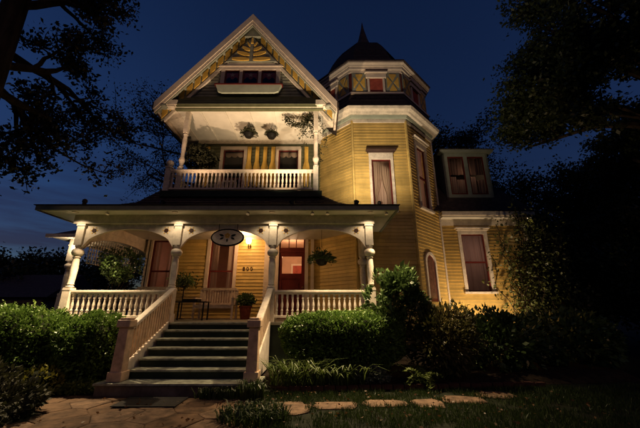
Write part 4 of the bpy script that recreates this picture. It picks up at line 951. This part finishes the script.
# ================================================================== PLANTING
shrub('boxwood_shrub', 'large clipped boxwood at the far left of the porch, brightly lit on top', 'shrub', (-6.55, 7.05, .78), (1.5, .9, .84), 20000, .068, 'boxwood', 'clipped boxwoods before the porch', 2.35, .15, seed=21)
shrub('boxwood_shrub', 'clipped boxwood between the far left shrub and the stair newel', 'shrub', (-4.80, 7.10, .70), (.80, .72, .72), 13000, .066, 'boxwood', 'clipped boxwoods before the porch', 2.3, .16, seed=22)
shrub('boxwood_shrub', 'wide clipped boxwood below the porch railing right of the stairs', 'shrub', (.45, 7.40, .86), (1.42, .50, .58), 18000, .068, 'boxwood', 'clipped boxwoods before the porch', 2.7, .12, seed=23)
shrub('laurel_shrub', 'tall glossy leaved shrub at the right corner of the porch', 'shrub', (1.85, 7.72, 1.58), (.88, .6, .92), 8000, .15, 'rhodo', None, 2.1, .25, .30, asp=.42, seed=24, gaps=3.5, core=False)
shrub('nandina_shrub', 'russet leaved shrub right of the glossy corner shrub', 'shrub', (2.75, 7.35, .85), (.85, .6, .72), 7000, .10, 'nandina', None, 2.1, .25, .25, asp=.4, seed=25, gaps=4, core=False)
shrub('dark_shrub', 'dark rounded shrub below the right wing window', 'shrub', (4.35, 8.3, .72), (1.25, .8, .75), 9000, .12, 'rhodo', 'dark shrubs below the wing', 2.2, .22, .25, seed=26, gaps=3, core=False)
shrub('dark_shrub', 'dark spreading shrub beneath the vine at the far right', 'shrub', (6.6, 8.9, .75), (1.5, .9, .8), 9000, .12, 'rhodo', 'dark shrubs below the wing', 2.2, .22, .25, seed=27, gaps=3, core=False)
shrub('dark_shrub', 'low dark shrub in the bottom left corner of the garden', 'shrub', (-5.75, 5.35, .30), (1.0, .7, .45), 4500, .10, 'shade_leaf', None, 2.0, .3, .4, seed=28, gaps=4, core=False)
shrub('dark_shrub', 'dark leafy plant beside the left edge of the flagstone path', 'shrub', (-4.75, 5.0, .22), (.8, .5, .32), 3600, .085, 'shade_leaf', None, 2.0, .3, .3, seed=38, gaps=4, core=False)
shrub('yellow_lit_shrub', 'small plant, yellow light put into its leaf colour, in front of the left boxwoods', 'shrub', (-5.10, 6.25, .25), (.36, .26, .24), 1300, .065, 'yellow_lit_leaf', None, 2.0, .25, .4, seed=29)
shrub('creeping_plant', 'low pale green plant beside the base of the left newel', 'plant', (-4.55, 6.45, .10), (.42, .25, .13), 1200, .06, 'fern', None, 2.0, .3, .3, seed=30, core=False, stems=False)
shrub('russet_plant', 'small reddish plant among the dark leaves at the left', 'plant', (-6.05, 6.20, .30), (.36, .25, .28), 700, .08, 'nandina', None, 2.0, .3, .3, seed=31, core=False)
blades('strap_leaf_clump', 'arching green strap leaves right of the stair newel', 'plant', (-.45, 6.72, .1), (.55, .14), 190, .50, 'strap', 'clumps of strap leaves along the bed', .012, 1.2, 41)
blades('strap_leaf_clump', 'arching green strap leaves in front of the wide boxwood', 'plant', (.45, 6.80, .1), (.50, .14), 150, .38, 'strap', 'clumps of strap leaves along the bed', .011, 1.3, 42)
blades('strap_leaf_clump', 'low grassy tuft across the right end of the bottom step', 'plant', (-1.72, 6.02, .02), (.45, .10), 260, .20, 'grass', 'clumps of strap leaves along the bed', .009, .6, 43)
blades('strap_leaf_clump', 'dark grassy mound in the foreground below the right newel', 'plant', (-.95, 5.02, .0), (.50, .36), 600, .20, 'grass', 'clumps of strap leaves along the bed', .009, .7, 44)
blades('strap_leaf_clump', 'dark tuft of blades at the foot of the right newel', 'plant', (-1.18, 6.0, .0), (.2, .14), 200, .34, 'grass', 'clumps of strap leaves along the bed', .010, .5, 45)
shrub('silver_plant', 'low silvery mound behind the brick edging', 'plant', (1.02, 6.88, .24), (.42, .2, .17), 1500, .06, 'silver', None, 2.0, .2, .4, seed=32, core=False)
# feathery fern fronds
t = thing('fern', 'feathery yellow green fern at the right end of the brick edging', 'plant', (2.1, 6.85, .12))
Pf = []; Df = []
fst = MB()
for k in range(26):
    a = RNG.uniform(0, 6.28); L = RNG.uniform(.45, .75); el = RNG.uniform(.5, 1.2)
    pts_ = []
    for i in range(16):
        u = i / 15; x = 2.1 + .25 * math.cos(a * 3) * .6 + math.cos(a) * L * u * .8; y = 6.85 + math.sin(a) * L * u * .55; z = .12 + L * (el * u - .75 * u * u)
        pts_.append((x, y, max(z, .1)))
        for sg in (-1, 1): Pf.append((x + sg * -math.sin(a) * .05 * (1 - u), y + sg * math.cos(a) * .05 * (1 - u), max(z, .1))); Df.append((sg * -math.sin(a), sg * math.cos(a), .1))
    fst.tube(pts_[::3], [.005, .005, .004, .004, .003, .002][:len(pts_[::3])], 4)
fst.build('frond_stem', 'fern', t); link('foliage', leaf_mesh('foliage', Pf, .10, 'fern', .28, 0, Df), t)
# vine on the wing
t = thing('climbing_vine', 'tangled climbing vine over the right corner of the wing wall', 'vine', (7.5, 11.2, 0))
P = []
r = np.random.default_rng(50); vm = MB()
for k in range(48):
    x = r.uniform(6.75, 8.5); z = .05; y = 11.1 + r.uniform(-.45, .1); pl = [(x, y, z)]; top = r.uniform(2.2, 5.6) * min(1, .55 + (x - 6.7) * .5)
    while z < top:
        z += .22; x += r.normal() * .09 - (.02 if x > 8.6 else 0); y += r.normal() * .03; y = min(y, 11.4); pl.append((x, y, z))
        for j in range(9): P.append((x + r.normal() * .16, min(y + r.normal() * .16, 11.5), z + r.normal() * .14))
    vm.tube(pl, [.014] * len(pl), 4)
vm.build('stem', 'bark', t); link('foliage', leaf_mesh('foliage', P, .11, 'vine', .62), t)
# brick edging
ex = thing('brick_edging', 'low row of red bricks edging the planting bed right of the stairs', 'edging', (1.2, 6.6, 0))
bm_ = MB().box(-.105, .105, -.05, .05, 0, .085).mesh('brick', 'brick')
for i in range(24):
    x = -.72 + i * .225; y = 6.56 + .10 * (x + 1) * .8 + random.uniform(-.012, .012); b = link('brick', bm_, ex, (x, y, .01 + random.uniform(-.008, .008)), random.uniform(-.05, .05) + .08)
# stepping stones
for i, (x, y, w, d, lab) in enumerate(((-0.5, 5.55, 0.34, 0.34, 'irregular stepping stone nearest the stairs'), (0.24, 5.68, 0.36, 0.22, 'long stepping stone second from the stairs'), (1.08, 5.78, 0.36, 0.19, 'flat stepping stone third from the stairs'), (1.78, 5.80, 0.26, 0.27, 'squarish stepping stone fourth from the stairs'), (2.46, 6.02, 0.36, 0.25, 'broad stepping stone fifth from the stairs'), (3.2, 6.34, 0.34, 0.24, 'stepping stone farthest from the stairs in the dark lawn'))):
    n = 15; rr = [random.uniform(.80, 1.10) for _ in range(n)]
    q = [(x + w * 1.05 * rr[k] * math.copysign(abs(math.cos(k * 2 * math.pi / n + .3)) ** .6, math.cos(k * 2 * math.pi / n + .3)), y + d * rr[k] * math.copysign(abs(math.sin(k * 2 * math.pi / n + .3)) ** .7, math.sin(k * 2 * math.pi / n + .3))) for k in range(n)]
    a = [(u, v, .002) for u, v in q]; b = [(u, v, .014) for u, v in q]; c = [(x + (u - x) * .93, y + (v - y) * .90, .020 + .012 * random.random()) for u, v in q]
    o = MB().add(a + b + c, [tuple(range(2 * n, 3 * n))] + [(k + s * n, (k + 1) % n + s * n, (k + 1) % n + (s + 1) * n, k + (s + 1) * n) for k in range(n) for s in (0, 1)]).build('stepping_stone', 'flag2')
    tag(o, lab, 'stone', 'stepping stones in the lawn')
# lawn blades
n = 42000; r = np.random.default_rng(60)
x = r.uniform(-1.1, 7, n); y = r.uniform(4.3, 7.0, n); keep = y < 6.48 + .08 * (x + 1); x, y = x[keep], y[keep]
stones = ((-0.5, 5.55, 0.34, 0.34), (0.24, 5.68, 0.36, 0.22), (1.08, 5.78, 0.36, 0.19), (1.78, 5.80, 0.26, 0.27), (2.46, 6.02, 0.36, 0.25), (3.2, 6.34, 0.34, 0.24))
for s_ in stones:
    k = ((x - s_[0]) / s_[2]) ** 4 + ((y - s_[1]) / s_[3]) ** 4 > .40; x, y = x[k], y[k]
Q_ = np.stack([x, y, x * 0], 1); k = noise3(Q_, 2.6, 61) + .5 * noise3(Q_, 8, 62) > -.55 * r.uniform(.4, 1.4, len(x)); x, y = x[k], y[k]
P = np.stack([x, y, .028 + .016 * noise3(Q_[k], 3, 63)], 1); D = np.tile([0, 0, 1.1], (len(x), 1))
o = link('lawn_grass', leaf_mesh('lawn_grass', P, .085, 'grass', .11, .6, D, jit=.65)); o['kind'] = 'stuff'; o['label'] = 'short dark lawn grass around the stepping stones'; o['category'] = 'grass'

# ================================================================== TREES
def grow(mb, tips, p, d, L, r0, depth, rng, spread=.55, up=.12):
    pts_ = [p]; q = Vector(p); dd = Vector(d).normalized(); n = 4
    for i in range(n):
        dd = (dd + Vector(rng.normal(size=3)) * .13 + Vector((0, 0, up * .3))).normalized(); q = q + dd * L / n; pts_.append(tuple(q))
        if depth <= 1: tips.append((tuple(q), depth))
    mb.tube(pts_, [r0 * (1 - .45 * i / n) for i in range(n + 1)], 7 if r0 > .06 else 4)
    if depth > 0:
        for k in range(3 if depth > 1 else 4):
            i = rng.integers(2, n + 1); b = (dd + Vector(rng.normal(size=3)) * spread + Vector((0, 0, up))).normalized()
            grow(mb, tips, pts_[i], b, L * rng.uniform(.55, .8), r0 * .5, depth - 1, rng, spread, up)
def tree(name, label, base, height, r0, limbs, depth, nleaf, leaf, m, spread=.34, seed=1, group=None, cl=.3, up=.12, upper=None):
    """tapered trunk, limbs growing from given points, leaf clusters round the twig ends"""
    rng = np.random.default_rng(seed); t = thing(name, label, 'tree', base, group); mb = MB(); tips = []
    top = Vector((base[0] + rng.normal() * .15, base[1], base[2] + height))
    mb.tube([base, tuple(Vector(base).lerp(top, .08)), tuple(Vector(base).lerp(top, .5) + Vector((rng.normal() * .1, 0, 0))), tuple(top)], [r0 * 1.35, r0, r0 * .8, r0 * .5], 14)
    for h, d, L, rr in limbs: grow(mb, tips, tuple(Vector(base).lerp(top, h)), d, L, rr, depth, rng, spread, up)
    mb.build('trunk', 'bark', t, True)
    T = np.array([q for q, _ in tips]); per = max(1, nleaf // len(T)); P = np.repeat(T, per, 0) + rng.normal(size=(len(T) * per, 3)) * np.array([cl, cl, cl * .75])
    link('crown', leaf_mesh('crown', P, leaf, m, .55, -.15), t); return t
rl = np.random.default_rng(70)
tree('shade_tree', 'large dark leafy tree with thick trunk at the upper left edge', (-6.62, 5.0, 0), 9.5, .34,
     [(.60, (.05, .9, .15), 1.4, .10), (.62, (-.5, 1, .1), 1.8, .10), (.66, (.35, .8, .3), 1.3, .10), (.70, (-.2, .9, .2), 1.7, .10), (.82, (.75, .6, .5), 1.35, .10), (.86, (.9, .25, .45), 1.3, .10), (.93, (.6, -.1, .7), 1.4, .10), (.97, (.8, .5, .6), 1.3, .09), (.95, (-.8, .3, .7), 2.4, .12), (1, (.1, .3, 1), 2.0, .12)], 3, 18000, .11, 'treeleaf2', .55, 71, None, .13, .0)
tree('shade_tree', 'large dark spreading tree crown filling the upper right', (11.6, 8.3, 0), 8.5, .42,
     [(.72, (-1, -.1, .55), 2.8, .16), (.78, (-.9, .3, .75), 3.0, .15), (.75, (-.8, -.7, .5), 3.0, .15), (.85, (-1, .1, .9), 3.2, .16), (.9, (.7, .2, .7), 3.2, .16), (.95, (-.4, -.3, 1.2), 3.6, .17), (1, (.2, .3, 1), 3.4, .16), (1, (-.7, .5, 1), 3.6, .16), (.7, (.8, -.5, .4), 3.0, .14), (.65, (.2, 1, .4), 3, .14), (.66, (0, -1, .4), 3.0, .14)], 3, 110000, .15, 'treeleaf', .6, 72, None, .22, .05)
tree('backyard_tree', 'thin branched tree behind the left side of the house', (-5.6, 17.5, 0), 8.5, .26,
     [(.85, (-1, -.4, .75), 4.2, .13), (.92, (-.8, -.7, 1), 4.0, .12), (1, (-.5, -.4, 1.2), 3.6, .12), (.95, (-1, .2, .9), 4.0, .11), (1, (.3, 0, 1), 3, .12)], 3, 9000, .13, 'treeleaf', .5, 73, None, .22, .05)
for i, (x, y, h, lab) in enumerate(((7.5, 22, 10.5, 'dark tree top showing behind the dormer'), (12.5, 17, 6.5, 'dark tree at the edge of the wing'), (16.5, 15, 6.5, 'dark tree right of the wing below the spreading crown'), (20, 19, 8, 'dark tree at the far right edge of the garden'), (14.0, 12.0, 3.5, 'low dark bushy tree on the right below the large crown'), (10.6, 13.5, 4.0, 'dark bushy tree just beyond the vine at the wing corner'), (18.5, 12.5, 4.5, 'dark bushy tree at the right edge of the picture'))):
    tree('background_tree', lab, (x, y, 0), h, .25, [(q, (math.cos(k * 1.9 + i), math.sin(k * 1.9 + i), .5), h * .36, .1) for k, q in enumerate((.3, .4, .5, .55, .65, .75, .85, .9, 1, 1))], 2, 30000, .17, 'treeleaf', .6, 80 + i, 'trees behind the house', .36, .08)
for i, (x, y, h, lab) in enumerate(((-30, 34, 6.2, 'distant dark tree behind the neighbouring roof at far left'), (-38, 40, 7.0, 'distant dark tree at the far left edge'), (-31, 46, 6.5, 'distant dark tree nearest the side porch eave'), (-46, 44, 8, 'distant tree beyond the left edge, leaves spilling into view'))):
    tree('distant_tree', lab, (x, y, 0), h * .8, .3, [(q, (math.cos(k * 2.2 + i), math.sin(k * 2.2 + i), .35), h * .36, .1) for k, q in enumerate((.2, .35, .5, .6, .7, .85, .95, 1))], 2, 9000, .42, 'treeleaf', .6, 90 + i, 'distant trees at the left', .8, .05)
# neighbouring house, a dark silhouette
t = thing('neighbour_house', 'dark neighbouring house with a low gabled roof in the distance at left', 'house', (-27, 29, 0))
MB().box(-32, -23.5, 27, 33, 0, 2.6).build('wall', 'stone_base', t)
MB().add([(-32.6, 26.6, 2.5), (-22.9, 26.6, 2.5), (-22.9, 33.4, 2.5), (-32.6, 33.4, 2.5), (-32.6, 30, 4.7), (-22.9, 30, 4.7)], [(0, 1, 5, 4), (2, 3, 4, 5), (1, 2, 5), (3, 0, 4)]).build('roof', 'roof', t)
MB().box(-25.6, -24.6, 26.95, 26.99, 1.0, 2.0).build('window', 'dark', t)

# fallen leaves scattered over path, steps' foot and lawn
r = np.random.default_rng(99); n = 260
P = np.stack([r.uniform(-4.0, 4.5, n), r.uniform(4.5, 6.4, n), np.full(n, .052)], 1); P[P[:, 0] > -1.0, 2] = .06
D = r.normal(size=(n, 3)); D[:, 2] *= .12
o = link('fallen_leaves', leaf_mesh('fallen_leaves', P, .055, 'litter', .55, 0, D * 3)); o['kind'] = 'stuff'; o['label'] = 'dry brown leaves scattered over flagstones and lawn'; o['category'] = 'leaves'
